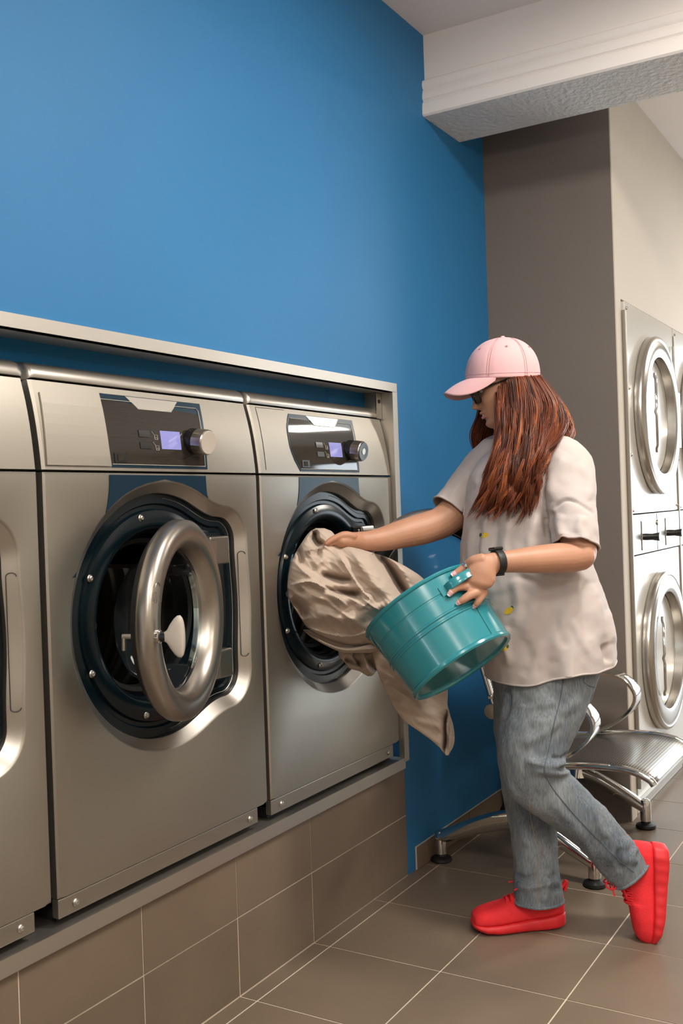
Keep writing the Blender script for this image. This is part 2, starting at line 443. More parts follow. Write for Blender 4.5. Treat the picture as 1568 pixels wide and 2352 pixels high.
def make_washer(x0, label, door_deg, cover, door=True):
    root = empty('washing_machine', (x0, 0.0, 0.384))
    tag(root, label, 'washer', 'washing machines built into the blue wall')
    xl, xr = x0, x0 + WW
    # base and carcass
    MB().box((xl + 0.02, 0.03, 0.384), (xr - 0.02, 0.6, 0.412)).build('base', M_GAP, root, smooth=False)
    MB().box((xl + 0.004, 0.068, 0.413), (xl + 0.01, 0.66, 1.50)).box((xr - 0.01, 0.068, 0.413), (xr - 0.004, 0.66, 1.50)).box((xl + 0.01, 0.655, 0.413), (xr - 0.01, 0.66, 1.5)).build('carcass', M_GAP, root, smooth=False)
    # front panel with the keyhole shaped opening
    ex = [math.atan2(sz - CZ, sx - CX) % (2 * math.pi) for sx in (0, WW) for sz in (0.440, 1.283)]
    ang = np.array(sorted(list(KANG) + ex))
    def rect_r(t, g=0.0):
        c, s = math.cos(t), math.sin(t)
        R = 9
        if c > 1e-9: R = min(R, (WW - g - CX) / c)
        if c < -1e-9: R = min(R, (-CX + g) / c)
        if s > 1e-9: R = min(R, (1.283 - g - CZ) / s)
        if s < -1e-9: R = min(R, (0.440 + g * 0 - CZ) / s)
        return R
    ro = np.array([rect_r(t) for t in ang]); ri = np.array([rect_r(t, 0.004) for t in ang])
    rings = [ring_pts(x0, ro, 0.03, ang), ring_pts(x0, ro, 0.004, ang), ring_pts(x0, ri, 0.0, ang),
             ring_pts(x0, key_ring(-0.004, ang), 0.0, ang), ring_pts(x0, key_ring(-0.001, ang), 0.001, ang), ring_pts(x0, key_ring(0.002, ang), 0.004, ang)]
    MB().loft(rings, (False, False)).build('front_panel', M_STEEL, root, angle=30)
    bz = [(0.002, 0.004), (0.004, 0.006), (0.0215, 0.0205), (0.0235, 0.0225), (0.0235, 0.036)]
    MB().loft([ring_pts(x0, key_ring(i), y) for i, y in bz], (False, False)).build('bezel', M_STEEL_L, root, angle=22)
    # grip outline pressed into the bezel's hinge side
    g = MB()
    pill = [(0.28 + 0.0075 * math.cos(t), (0.125 if math.sin(t) >= 0 else -0.125) + 0.0075 * math.sin(t)) for t in np.linspace(0, 2 * math.pi, 25)]
    g.tube([(x0 + CX + 0.014 + px_, 0.0095 - (px_ - 0.28) * 0.85, CZ - 0.004 + pz) for px_, pz in pill], 0.0009, 5)
    g.build('grip_outline', M_GAP, root)
    # dark moulded plate behind the bezel with raised collar
    def circ(r): return np.full(NK, r)
    k0 = key_ring(0.0245)
    lim = lambda r, c_: np.minimum(r, c_)
    pl_r = [(k0, 0.033), (key_ring(0.046), 0.032), (key_ring(0.050), 0.038), (key_ring(0.058), 0.038), (key_ring(0.062), 0.031), (lim(key_ring(0.070), 0.232), 0.028), (lim(key_ring(0.078), 0.222), 0.025), (circ(0.212), 0.024), (circ(0.203), 0.0265),
            (circ(0.195), 0.034), (circ(0.188), 0.048), (circ(0.184), 0.09)]
    plate = MB().loft([ring_pts(x0, r, y) for r, y in pl_r], (False, False)).build('door_plate', M_DARKPL, root, angle=35)
    sm = MB(); half = [k for k in range(NK) if math.cos(KANG[k]) > 0.1]
    half = sorted(half, key=lambda k: (KANG[k] + math.pi) % (2 * math.pi))
    rs = key_ring(0.034)
    sm.tube([(x0 + CX + rs[k] * math.cos(KANG[k]), 0.0318, CZ + rs[k] * math.sin(KANG[k])) for k in half], 0.0007, 4)
    sm.build('seam', M_STEEL_L, root)
    for dx, dz in ((-0.055, 0.222), (-0.218, 0.10), (-0.222, -0.10), (-0.06, -0.218)):
        s = screw(root, (x0 + CX + dx, 0.027, CZ + dz), (0, -1, 0), 0.0062)
        s['label'] = 'small steel screw'
    MB().lathe([(0.0001, 0), (0.010, 0), (0.013, -0.006), (0.0001, -0.006)], (x0 + CX - 0.214, 0.0245, CZ + 0.0), (0, -1, 0), 16).build('latch_hole', M_BLACK, root)
    # rubber gasket and drum
    MB().lathe([(0.186, 0.085), (0.176, 0.078), (0.166, 0.082), (0.162, 0.10), (0.172, 0.13), (0.20, 0.145), (0.25, 0.15)], (x0 + CX, 0, CZ), (0, 1, 0), 72).build('gasket', M_BLACK, root)
    dr = [(0.262, 0.15), (0.265, 0.16)]
    for k in range(5):
        y = 0.19 + k * 0.055
        dr += [(0.265, y), (0.259, y + 0.006), (0.259, y + 0.012), (0.265, y + 0.018)]
    dr += [(0.262, 0.50), (0.235, 0.515), (0.20, 0.508), (0.19, 0.516), (0.15, 0.508), (0.14, 0.516), (0.10, 0.508), (0.09, 0.516), (0.0001, 0.516)]
    drum = MB().lathe(dr, (x0 + CX, 0, CZ), (0, 1, 0), 72).build('drum', M_DRUM, root, angle=60)
    for k in range(3):
        a = 0.5 + k * 2 * math.pi / 3
        c, s = math.cos(a), math.sin(a)
        MB().loft([[(x0 + CX + (r * c - q * s), y, CZ + (r * s + q * c)) for r, q in ((0.262, -0.035), (0.235, -0.018), (0.205, -0.006), (0.205, 0.006), (0.235, 0.018), (0.262, 0.035))] for y in (0.17, 0.50)]).build('lifter', M_DRUM, drum)
    # navy inlay above the porthole
    zs = np.linspace(1.07, 1.279, 24); L = []; R = []
    for z in zs:
        t = (z - 1.07) / 0.209
        xa = CX - 0.178 - 0.115 * (1 - t) ** 2.2; xb = CX + 0.148 + 0.05 * (1 - t) ** 1.8
        q = math.sqrt(max((RR + 0.004) ** 2 - (z - CZ) ** 2, 0))
        xi = q if z - CZ < RR + 0.004 else 0
        L.append((xa, min(CX - xi, xb))); R.append((max(CX + xi, xa), xb))
    inl = MB()
    for side in (L, R):
        vs = []; fs = []
        for (a, b_), z in zip(side, zs):
            if side is R and z < 1.216: continue
            if b_ - a < 0.0005: b_ = a + 0.0005
            vs += [(x0 + a, -0.0012, z), (x0 + b_, -0.0012, z)]
        for i in range(len(vs) // 2 - 1): fs.append((2 * i, 2 * i + 1, 2 * i + 3, 2 * i + 2))
        inl.add(vs, fs)
    inl.build('inlay', M_NAVY, root, smooth=False, fixn=False)
    # bottom lip with screws
    MB().box((xl, 0.001, 0.4005), (xr - 0.045, 0.02, 0.4385)).build('bottom_lip', M_STEEL, root, smooth=False, bevel=0.002)
    for dx in (0.045, WW - 0.08): screw(root, (x0 + dx, 0.001, 0.4195), (0, -1, 0), 0.006)
    # control panel, curved backwards
    zz = np.linspace(1.288, 1.468, 9)
    rows = [[pan_pt(xl + 0.003, z, -0.004), pan_pt(xl + 0.0, z, -0.05)] for z in zz]
    cp = MB()
    prof = [(xl, 0.03), (xl, 0.005), (xl + 0.005, 0.0), (xr - 0.005, 0.0), (xr, 0.005), (xr, 0.03)]
    cp.loft([[(x, pan_y(z) + d, z) for x, d in prof] for z in zz], closed=False)
    cp.add([(xl, 0.0, 1.288), (xr, 0.0, 1.288), (xr, 0.03, 1.286), (xl, 0.03, 1.286)], [(0, 1, 2, 3)])
    cp.build('control_panel', M_STEEL, root, angle=35)
    # rounded top bar
    bp = [(0.030, 1.4725), (0.0285, 1.478), (0.032, 1.488), (0.040, 1.498), (0.054, 1.505), (0.075, 1.507), (0.66, 1.507), (0.66, 1.46), (0.08, 1.46)]
    MB().loft([[(x, y + d, z - d * 0.5) for y, z in bp] for x, d in ((xl, 0.006), (xl + 0.004, 0.001), (xl + 0.012, 0), (xr - 0.012, 0), (xr - 0.004, 0.001), (xr, 0.006))]).build('top_bar', M_STEEL_L, root, angle=50)
    # display
    X = lambda v: x0 + v
    poly = [(X(0.183), 1.455), (X(0.163), 1.43), (X(0.154), 1.40), (X(0.155), 1.36), (X(0.166), 1.33), (X(0.192), 1.295), (X(0.516), 1.295), (X(0.529), 1.455)]
    disp = pan_plate(poly, 0.0016, 0.003, 10).build('display', M_NAVY, root, smooth=True, angle=20)
    poly2 = [(X(0.181), 1.442), (X(0.166), 1.425), (X(0.158), 1.40), (X(0.159), 1.36), (X(0.170), 1.331), (X(0.193), 1.301), (X(0.506), 1.301), (X(0.515), 1.436)]
    pan_plate(poly2, 0.0022, 0.001, 10).build('display_glass', M_DISPLAY, disp, smooth=True, angle=20)
    pan_plate([(X(0.30), 1.428), (X(0.412), 1.428), (X(0.444), 1.4535), (X(0.267), 1.4535)], 0.0027, 0.0005, 4).build('badge', M_STEEL_L, disp, smooth=True)
    ln = MB()
    pan_line(ln, [(X(0.182), 1.442), (X(0.282), 1.442), (X(0.30), 1.427), (X(0.412), 1.427), (X(0.43), 1.442), (X(0.508), 1.442), (X(0.514), 1.436), (X(0.507), 1.3015), (X(0.193), 1.3015)], 0.003)
    ln.build('border_line', M_LINE, disp)
    pan_plate([(X(0.358), 1.339), (X(0.426), 1.339), (X(0.428), 1.381), (X(0.359), 1.381)], 0.0030, 0.0005, 3).build('screen', M_SCREEN, disp, smooth=True)
    for (xa, xb, za, zb) in ((0.286, 0.322, 1.364, 1.379), (0.286, 0.322, 1.338, 1.352), (0.20, 0.238, 1.306, 1.326)):
        pan_plate([(X(xa), za), (X(xb), za), (X(xb), zb), (X(xa), zb)], 0.0042, 0.002, 2).build('button', M_BLACKGL, disp, smooth=False)
    for (xa, xb, za, zb) in ((0.209, 0.227, 1.309, 1.322),):
        pan_plate([(X(xa), za), (X(xb), za), (X(xb), zb), (X(xa), zb)], 0.0052, 0.001, 2).build('button', M_DISPLAY, disp, smooth=False)
    ic = MB()
    for zc in (1.366, 1.342):     # small key pictograms
        pan_line(ic, [(X(0.330), zc + 0.012), (X(0.337), zc + 0.004)], 0.0032, 0.0006)
        pan_line(ic, [(X(0.338), zc - 0.006), (X(0.347), zc - 0.006), (X(0.348), zc + 0.004), (X(0.337), zc + 0.004), (X(0.338), zc - 0.006)], 0.0032, 0.0006)
        pan_line(ic, [(X(0.341), zc - 0.002), (X(0.344), zc - 0.002)], 0.0032, 0.0008)
    ic.build('pictogram', M_LINE, disp)
    # dial knob: ribbed black base, ribbed metal sleeve, cap
    kx, kz = X(0.468), 1.362; ky = pan_y(kz) - 0.002
    tilt = np.array((0, -1, -0.15)); tilt /= np.linalg.norm(tilt)
    kn = MB().lathe([(0.0001, 0.0), (0.030, 0.0), (0.030, 0.019), (0.028, 0.022), (0.0001, 0.022)], (kx, ky, kz), tilt, 40).build('dial', M_BLACKGL, root)
    rb = MB()
    n = 60; rg = []
    for h, rr_ in ((0.020, 0.0275), (0.021, 0.0300), (0.048, 0.0295), (0.0505, 0.028)):
        u = np.array((1.0, 0, 0)); w_ = np.cross(tilt, u)
        rg.append([np.array((kx, ky, kz)) + tilt * h + (rr_ + (0.0006 if k % 3 == 0 and 0.0205 < h < 0.049 else 0)) * (math.cos(2 * math.pi * k / n) * u + math.sin(2 * math.pi * k / n) * w_) for k in range(n)])
    rb.loft(rg).build('dial_sleeve', M_CAST, kn, angle=25)
    capm = M_KNOBW if cover else M_BLACKGL
    MB().lathe([(0.028, 0.0500), (0.0265, 0.0525), (0.023, 0.0525), (0.012, 0.0518), (0.0001, 0.0515)], (kx, ky, kz), tilt, 40).build('dial_cap', capm, kn)
    if not cover:
        MB().lathe([(0.0001, 0.053), (0.0095, 0.053), (0.010, 0.0500)], (kx, ky, kz), tilt, 20).build('dial_button', M_STEEL_L, kn)
    if cover:
        pan_plate([(X(0.008), 1.297), (X(0.188), 1.297), (X(0.186), 1.33), (X(0.186), 1.464), (X(0.019), 1.462)], 0.0045, 0.004, 8).build('cover_plate', M_STEEL, root, smooth=False)
    else:
        fl = MB(); pan_line(fl, [(X(0.165), 1.4635), (X(0.031), 1.463), (X(0.028), 1.297)], 0.0005, 0.0006); fl.build('panel_crease', M_GAP, root)
    # hinge block and door
    hx, hy = x0 + CX + 0.138, -0.004
    for dz in (0.137, -0.137):
        MB().box((hx + 0.004, -0.012, CZ + dz - 0.034), (hx + 0.078, 0.022, CZ + dz + 0.034)).build('hinge', M_CAST, root, smooth=False, bevel=0.004)
        screw(root, (hx + 0.09, 0.026, CZ + dz), (0, -1, 0), 0.005)
    if door:
        D = empty_door(root, hx, hy, door_deg)
    return root

def empty_door(root, hx, hy, deg):
    """door ring as a mesh whose origin sits on the hinge axis; closed position has its face towards -Y"""
    RO = 0.217
    c = (-RO - 0.002, -0.012, 0.0)
    pr = [(0.198, 0.010), (0.212, 0.008), (RO, 0.0), (RO, -0.014), (0.2155, -0.022), (0.208, -0.029), (0.195, -0.033), (0.180, -0.0325), (0.167, -0.028), (0.159, -0.020), (0.153, -0.004), (0.147, 0.020)]
    d = MB().lathe(pr, c, (0, 1, 0), 96, closed_prof=True).build('door', M_CAST, root, world=False, angle=50)
    d.location = (hx - root.location.x, hy - root.location.y, CZ - root.location.z)
    d.rotation_euler = (0, 0, math.radians(deg))
    def sub(mb, name, m, **k): return mb.build(name, m, d, world=False, **k)
    sub(MB().lathe([(0.150, 0.004), (0.1475, 0.006), (0.145, 0.02), (0.139, 0.055), (0.128, 0.085), (0.11, 0.10), (0.0001, 0.106)], c, (0, 1, 0), 72), 'glass', M_GLASS, angle=70)
    sub(MB().lathe([(0.150, 0.012), (0.1465, 0.010), (0.1455, 0.022), (0.150, 0.024)], c, (0, 1, 0), 72, closed_prof=True), 'glass_rim', M_CHROME)
    sub(MB().lathe([(0.198, 0.0105), (0.196, 0.024), (0.184, 0.030), (0.165, 0.027), (0.152, 0.018), (0.152, 0.010)], c, (0, 1, 0), 72, closed_prof=True), 'seal', M_BLACK, angle=50)
    # locking knob on the free side
    kx = c[0] - 0.192
    ch = MB().lathe([(0.0001, -0.028), (0.014, -0.029), (0.0145, -0.036), (0.0105, -0.039), (0.0001, -0.039)], (kx, c[1], -0.012), (0, 1, 0), 24)
    sub(ch, 'knob_collar', M_CHROME)
    sub(MB().lathe([(0.0105, -0.038), (0.0105, -0.050), (0.0001, -0.051)], (kx, c[1], -0.012), (0, 1, 0), 24), 'knob_shaft', M_BLACKGL)
    rings = []
    for y, hw, hz_ in ((-0.048, 0.009, 0.010), (-0.053, 0.010, 0.013), (-0.063, 0.011, 0.024), (-0.072, 0.0105, 0.036), (-0.078, 0.0095, 0.041), (-0.084, 0.008, 0.042), (-0.088, 0.005, 0.038)):
        rings.append([(kx + hw * np.sign(math.cos(t)) * abs(math.cos(t)) ** 0.75, c[1] + y + 0.007 * (abs(math.sin(t)) ** 2) * (hz_ > 0.022) * 0.6, -0.012 + hz_ * np.sign(math.sin(t)) * abs(math.sin(t)) ** 0.75) for t in np.linspace(0, 2 * math.pi, 28, endpoint=False)])
    sub(MB().loft(rings), 'knob', M_KNOBW, angle=60)
    # latch pin on the inner side
    lt = MB().tube([(kx + 0.004, c[1] + 0.012, -0.012), (kx + 0.004, c[1] + 0.045, -0.012)], 0.0052, 12).tube([(kx + 0.004, c[1] + 0.042, -0.012), (kx + 0.006, c[1] + 0.044, -0.040)], 0.0045, 12)
    sub(lt, 'latch', M_STEEL_L)
    # pressed pictogram: arrow arc above two padlocks
    pg = MB(); yq = c[1] - 0.0325
    qx, qz = kx + 0.006, 0.078
    pg.tube([(qx + 0.013 * math.cos(t), yq - 0.0005, qz + 0.004 + 0.013 * math.sin(t)) for t in np.linspace(0.35, math.pi - 0.3, 12)], 0.0009, 5)
    for s in (-1, 1):
        bx_ = qx + s * 0.011
        pg.tube([(bx_ - 0.006, yq, qz - 0.022), (bx_ + 0.006, yq, qz - 0.022), (bx_ + 0.006, yq, qz - 0.010), (bx_ - 0.006, yq, qz - 0.010), (bx_ - 0.006, yq, qz - 0.022)], 0.0009, 5)
        pg.tube([(bx_ - 0.004 + (0.002 if s > 0 else 0), yq, qz - 0.010), (bx_ - 0.004, yq, qz - 0.004), (bx_, yq, qz - 0.001), (bx_ + 0.004, yq, qz - 0.004), (bx_ + 0.004, yq, qz - (0.010 if s < 0 else 0.005))], 0.0009, 5)
        pg.box((bx_ - 0.0015, yq - 0.001, qz - 0.018), (bx_ + 0.0015, yq + 0.001, qz - 0.014))
    sub(pg, 'pictogram', M_CAST)
    # bracket arm from hinge to ring
    for dz in (0.137, -0.137):
        sub(MB().box((-0.075, -0.024, dz - 0.026), (0.006, -0.004, dz + 0.026)), 'hinge_arm', M_CAST, smooth=False, bevel=0.003)
    return d

XB = 1.4195
wA = make_washer(XB - WPITCH, 'stainless washing machine cut off by the left edge of the picture', 0, False)
wB = make_washer(XB, 'stainless washing machine with its round door ajar and a pale dial cap', 18, True)
wC = make_washer(XB + WPITCH, 'stainless washing machine being loaded with a beige sheet, door wide open', 120, False)

# ------------------------------------------------------------------ stacked dryers
def make_dryer(x0, label):
    W_ = 0.765
    yf = YP - 0.012
    r = empty('stacked_dryer', (x0, yf, 0.0))
    tag(r, label, 'dryer', 'stacked tumble dryers in the taupe wall')
    MB().box((x0, yf, 1.128), (x0 + W_, yf + 0.75, 1.925)).build('upper_cabinet', M_DRYER, r, smooth=False, bevel=0.004)
    MB().box((x0, yf, 0.115), (x0 + W_, yf + 0.75, 0.968)).build('lower_cabinet', M_DRYER, r, smooth=False, bevel=0.004)
    MB().box((x0 + 0.01, yf + 0.012, 0.0), (x0 + W_ - 0.01, yf + 0.7, 0.114)).build('plinth', M_DRYER, r, smooth=False, bevel=0.003)
    MB().box((x0, yf - 0.004, 0.035), (x0 + W_, yf + 0.011, 0.052)).build('plinth_strip', M_TRIM, r, smooth=False)
    cp = MB().box((x0 + 0.002, yf - 0.004, 0.972), (x0 + W_ - 0.002, yf + 0.7, 1.124)).build('coin_panel', M_STEEL_L, r, smooth=False, bevel=0.003)
    for dx in (0.19, 0.575):
        pl_ = MB().box((x0 + dx - 0.07, yf - 0.008, 0.985), (x0 + dx + 0.09, yf - 0.004, 1.10)).build('coin_plate', M_CHROME, cp, smooth=False, bevel=0.002)
        MB().tube([(x0 + dx - 0.01, yf - 0.008, 1.035), (x0 + dx - 0.01, yf - 0.03, 1.035), (x0 + dx - 0.01, yf - 0.06, 1.035)], [0.014, 0.013, 0.017], 16).build('coin_knob', M_BLACKGL, cp)
    MB().lathe([(0.0001, 0), (0.011, 0), (0.010, 0.006), (0.0001, 0.007)], (x0 + 0.37, yf - 0.004, 1.085), (0, -1, 0), 16).build('key_lock', M_CAST, cp)
    MB().box((x0 + 0.368, yf - 0.0055, 0.975), (x0 + 0.371, yf - 0.004, 1.122)).build('panel_joint', M_GAP, cp, smooth=False)
    for dx, dz in ((0.02, 1.90), (0.02, 1.60), (0.02, 1.35), (0.02, 1.14), (W_ - 0.02, 1.15)):
        screw(r, (x0 + dx, yf, dz), (0, -1, 0), 0.005)
    # side cover strip, hinge rod
    MB().box((x0 - 0.014, yf - 0.006, 0.10), (x0 - 0.001, yf + 0.04, 1.89)).build('side_strip', M_STEEL, r, smooth=False, bevel=0.002)
    MB().tube([(x0 + W_ - 0.03, yf - 0.008, 1.66), (x0 + W_ - 0.03, yf - 0.008, 1.84)], 0.005, 10).build('rod', M_STEEL, r)
    for zc, rr in ((1.517, 0.318), (0.567, 0.318)):
        c = (x0 + 0.395, yf, zc)
        pr = [(rr - 0.01, 0.0), (rr, 0.004), (rr + 0.002, 0.026), (rr - 0.003, 0.034), (rr - 0.012, 0.037), (rr - 0.018, 0.034), (rr - 0.022, 0.0345), (rr - 0.027, 0.0385), (rr - 0.074, 0.039), (rr - 0.082, 0.034),
              (rr - 0.085, 0.010), (rr - 0.096, -0.085), (rr - 0.108, -0.088), (rr - 0.114, -0.11), (rr - 0.13, -0.11), (rr - 0.11, -0.02), (rr - 0.09, 0.0)]
        d = MB().lathe(pr, c, (0, -1, 0), 88, closed_prof=True).build('door', M_DRYSTEEL, r, angle=40)
        MB().lathe([(rr - 0.123, -0.085), (0.0001, -0.085), ], c, (0, -1, 0), 60).build('glass', M_GLASSD, d)
        MB().lathe([(rr - 0.12, -0.20), (0.0001, -0.20)], c, (0, -1, 0), 40).build('drum_back', M_STEEL_L, d)
        ph = [(c[0] - (rr - 0.05) * math.cos(t) * 0.86, yf - (0.05 if 0.02 < abs(t) < 0.60 else 0.045) - 0.016 * math.cos(t * 1.9), zc + (rr - 0.05) * math.sin(t) * 0.86) for t in np.linspace(-0.72, 0.72, 21)]
        MB().tube(ph, 0.006, 10).build('handle', M_CHROME, d)
        MB().box((c[0] + rr - 0.02, yf - 0.03, zc - 0.12), (c[0] + rr + 0.03, yf - 0.002, zc + 0.12)).build('hinge', M_DRYSTEEL, d, smooth=False, bevel=0.004)
    return r
dr1 = make_dryer(3.822, 'white stacked dryer next to the taupe pillar')
dr2 = make_dryer(3.822 + 0.785, 'white stacked dryer cut off by the right edge of the picture')
struct('wall_dryer_backing', MB().box((3.80, YP + 0.76, 0), (8.6, YP + 0.78, 1.93)), M_BEIGE)
struct('wall_right_end', MB().box((5.40, YP - 0.004, 0), (8.6, YP + 0.01, 1.93)), M_BEIGE)

# ------------------------------------------------------------------ chrome waiting bench
def perforated_mat():
    m, nt, b = new_mat('perforated_steel')
    N, L = nt.nodes, nt.links
    b.inputs['Metallic'].default_value = 1.0; b.inputs['Roughness'].default_value = 0.32
    tc = N.new('ShaderNodeTexCoord'); mp = N.new('ShaderNodeMapping'); mp.inputs['Scale'].default_value = (118, 118, 118)
    L.new(tc.outputs['UV'], mp.inputs['Vector'])
    fr = N.new('ShaderNodeVectorMath'); fr.operation = 'FRACTION'; L.new(mp.outputs[0], fr.inputs[0])
    sb = N.new('ShaderNodeVectorMath'); sb.operation = 'SUBTRACT'; sb.inputs[1].default_value = (0.5, 0.5, 0); L.new(fr.outputs[0], sb.inputs[0])
    ln_ = N.new('ShaderNodeVectorMath'); ln_.operation = 'LENGTH'; L.new(sb.outputs[0], ln_.inputs[0])
    ls = N.new('ShaderNodeMath'); ls.operation = 'LESS_THAN'; ls.inputs[1].default_value = 0.27; L.new(ln_.outputs['Value'], ls.inputs[0])
    mx = N.new('ShaderNodeMixRGB'); mx.inputs[1].default_value = (0.50, 0.48, 0.45, 1); mx.inputs[2].default_value = (0.02, 0.018, 0.016, 1)
    L.new(ls.outputs[0], mx.inputs[0]); L.new(mx.outputs[0], b.inputs['Base Color'])
    return m
M_PERF = perforated_mat()
bench = empty('waiting_bench', (3.33, -0.33, 0.0))
tag(bench, 'chrome waiting bench with perforated seat behind the person', 'bench')
BX0, BX1 = 3.085, 3.575
# seat + backrest side profile (Y, Z)
seat_prof = [(-0.745, 0.325), (-0.735, 0.338), (-0.715, 0.349), (-0.69, 0.358), (-0.66, 0.364), (-0.62, 0.366), (-0.56, 0.364), (-0.48, 0.357), (-0.40, 0.349), (-0.33, 0.346), (-0.295, 0.352), (-0.275, 0.37)]
back_prof = [(-0.258, 0.430), (-0.246, 0.50), (-0.228, 0.565), (-0.206, 0.64), (-0.186, 0.71), (-0.180, 0.735)]
def sheet(prof, name, nx=6):
    P = catmull([(0, a, b_) for a, b_ in prof], 40)
    me = MB(); vs = []; fs = []
    for i, p in enumerate(P):
        for k in range(nx + 1): vs.append((BX0 + (BX1 - BX0) * k / nx, p[1], p[2]))
    for i in range(len(P) - 1):
        for k in range(nx):
            a = i * (nx + 1) + k; fs.append((a, a + 1, a + nx + 2, a + nx + 1))
    me.add(vs, fs)
    o = me.build(name, M_PERF, bench, angle=70)
    uv = o.data.uv_layers.new(name='UVMap')
    acc = [0]
    for a, b_ in zip(P[:-1], P[1:]): acc.append(acc[-1] + np.linalg.norm(b_ - a))
    for l in o.data.loops:
        co = o.data.vertices[l.vertex_index].co
        # length along the profile by nearest profile point
        y, z = co.y + bench.location.y, co.z
        j = min(range(len(P)), key=lambda q: (P[q][1] - y) ** 2 + (P[q][2] - z) ** 2)
        uv.data[l.index].uv = (co.x, acc[j])
    md = o.modifiers.new('solid', 'SOLIDIFY'); md.thickness = 0.003
    return o
sheet(seat_prof, 'seat'); sheet(back_prof, 'backrest')
for x in (BX0, BX1):
    MB().tube([(x, p[1], p[2]) for p in catmull([(0, a, b_) for a, b_ in seat_prof], 40)], 0.0115, 12).build('seat_rim', M_CHROME, bench)
    MB().tube([(x, p[1], p[2]) for p in catmull([(0, a, b_) for a, b_ in back_prof], 20)], 0.0105, 12).build('back_rim', M_CHROME, bench)
    MB().lathe([(0.0001, -0.014), (0.021, -0.012), (0.024, -0.004), (0.024, 0.006), (0.0001, 0.008)], (x - (0.012 if x == BX0 else -0.012), -0.235, 0.512), (-1 if x == BX0 else 1, 0, 0), 24).build('back_cap', M_STEEL_L, bench)
    # armrest loop: wide chrome band from the backrest, round the front and down to the seat
    arm = catmull([(x, -0.236, 0.562), (x, -0.33, 0.568), (x, -0.44, 0.572), (x, -0.52, 0.562), (x, -0.563, 0.525), (x, -0.572, 0.487), (x, -0.552, 0.447), (x, -0.505, 0.405), (x, -0.45, 0.372), (x, -0.40, 0.352)], 44)
    arm = [p + np.array((0, 0, 0)) for p in arm]
    ab = MB()
    rings = []
    for i, p in enumerate(arm):
        t = arm[min(i + 1, 43)] - arm[max(i - 1, 0)]; t /= np.linalg.norm(t)
        nrm = np.cross(t, (1, 0, 0))
        rings.append([p + np.array((1, 0, 0)) * sx * 0.04 + nrm * sn for sx, sn in ((-1, 0.004), (-0.85, 0.006), (0.85, 0.006), (1, 0.004), (1, -0.004), (0.85, -0.006), (-0.85, -0.006), (-1, -0.004))])
    ab.loft(rings).build('armrest', M_CHROME, bench, angle=50)
MB().box((BX0 - 0.02, -0.345, 0.265), (3.72, -0.285, 0.315)).build('crossbeam', M_STEEL_L, bench, smooth=False, bevel=0.008)
for xq in (3.15, 3.51):
    MB().box((xq - 0.02, -0.36, 0.312), (xq + 0.02, -0.27, 0.344)).build('seat_bracket', M_STEEL_L, bench, smooth=False, bevel=0.003)
for xl_ in (3.065, 3.685):
    lg = MB()
    P = catmull([(xl_, -0.040, 0.082), (xl_, -0.09, 0.100), (xl_, -0.16, 0.130), (xl_, -0.24, 0.158), (xl_, -0.31, 0.172), (xl_, -0.38, 0.160), (xl_, -0.45, 0.130), (xl_, -0.51, 0.098), (xl_, -0.556, 0.072)], 40)
    lg.loft([[p + np.array((0.021 * math.cos(t), 0, 0.022 * math.sin(t) * (1 + 0.5 * math.sin(math.pi * i / 39)))) for t in np.linspace(0, 2 * math.pi, 14, endpoint=False)] for i, p in enumerate(P)])
    lo = lg.build('leg', M_CHROME, bench)
    MB().tube([(xl_, -0.315, 0.16), (xl_, -0.315, 0.20), (xl_, -0.315, 0.27)], [0.035, 0.024, 0.03], 14).build('leg_neck', M_CHROME, lo)
    for yy in (-0.034, -0.560):
        yy = yy - 0.006 if yy > -0.1 else yy
        MB().tube([(xl_, yy, 0.026), (xl_, yy, 0.09), (xl_, yy, 0.10), (xl_, yy, 0.105)], [0.0195, 0.0195, 0.016, 0.006], 18).build('leg_post', M_CHROME, lo)
        MB().lathe([(0.0001, 0.0), (0.033, 0.0), (0.036, 0.004), (0.034, 0.012), (0.018, 0.019), (0.015, 0.028), (0.0001, 0.028)], (xl_, yy, 0.0), (0, 0, 1), 28).build('foot_pad', M_BLACK, lo)
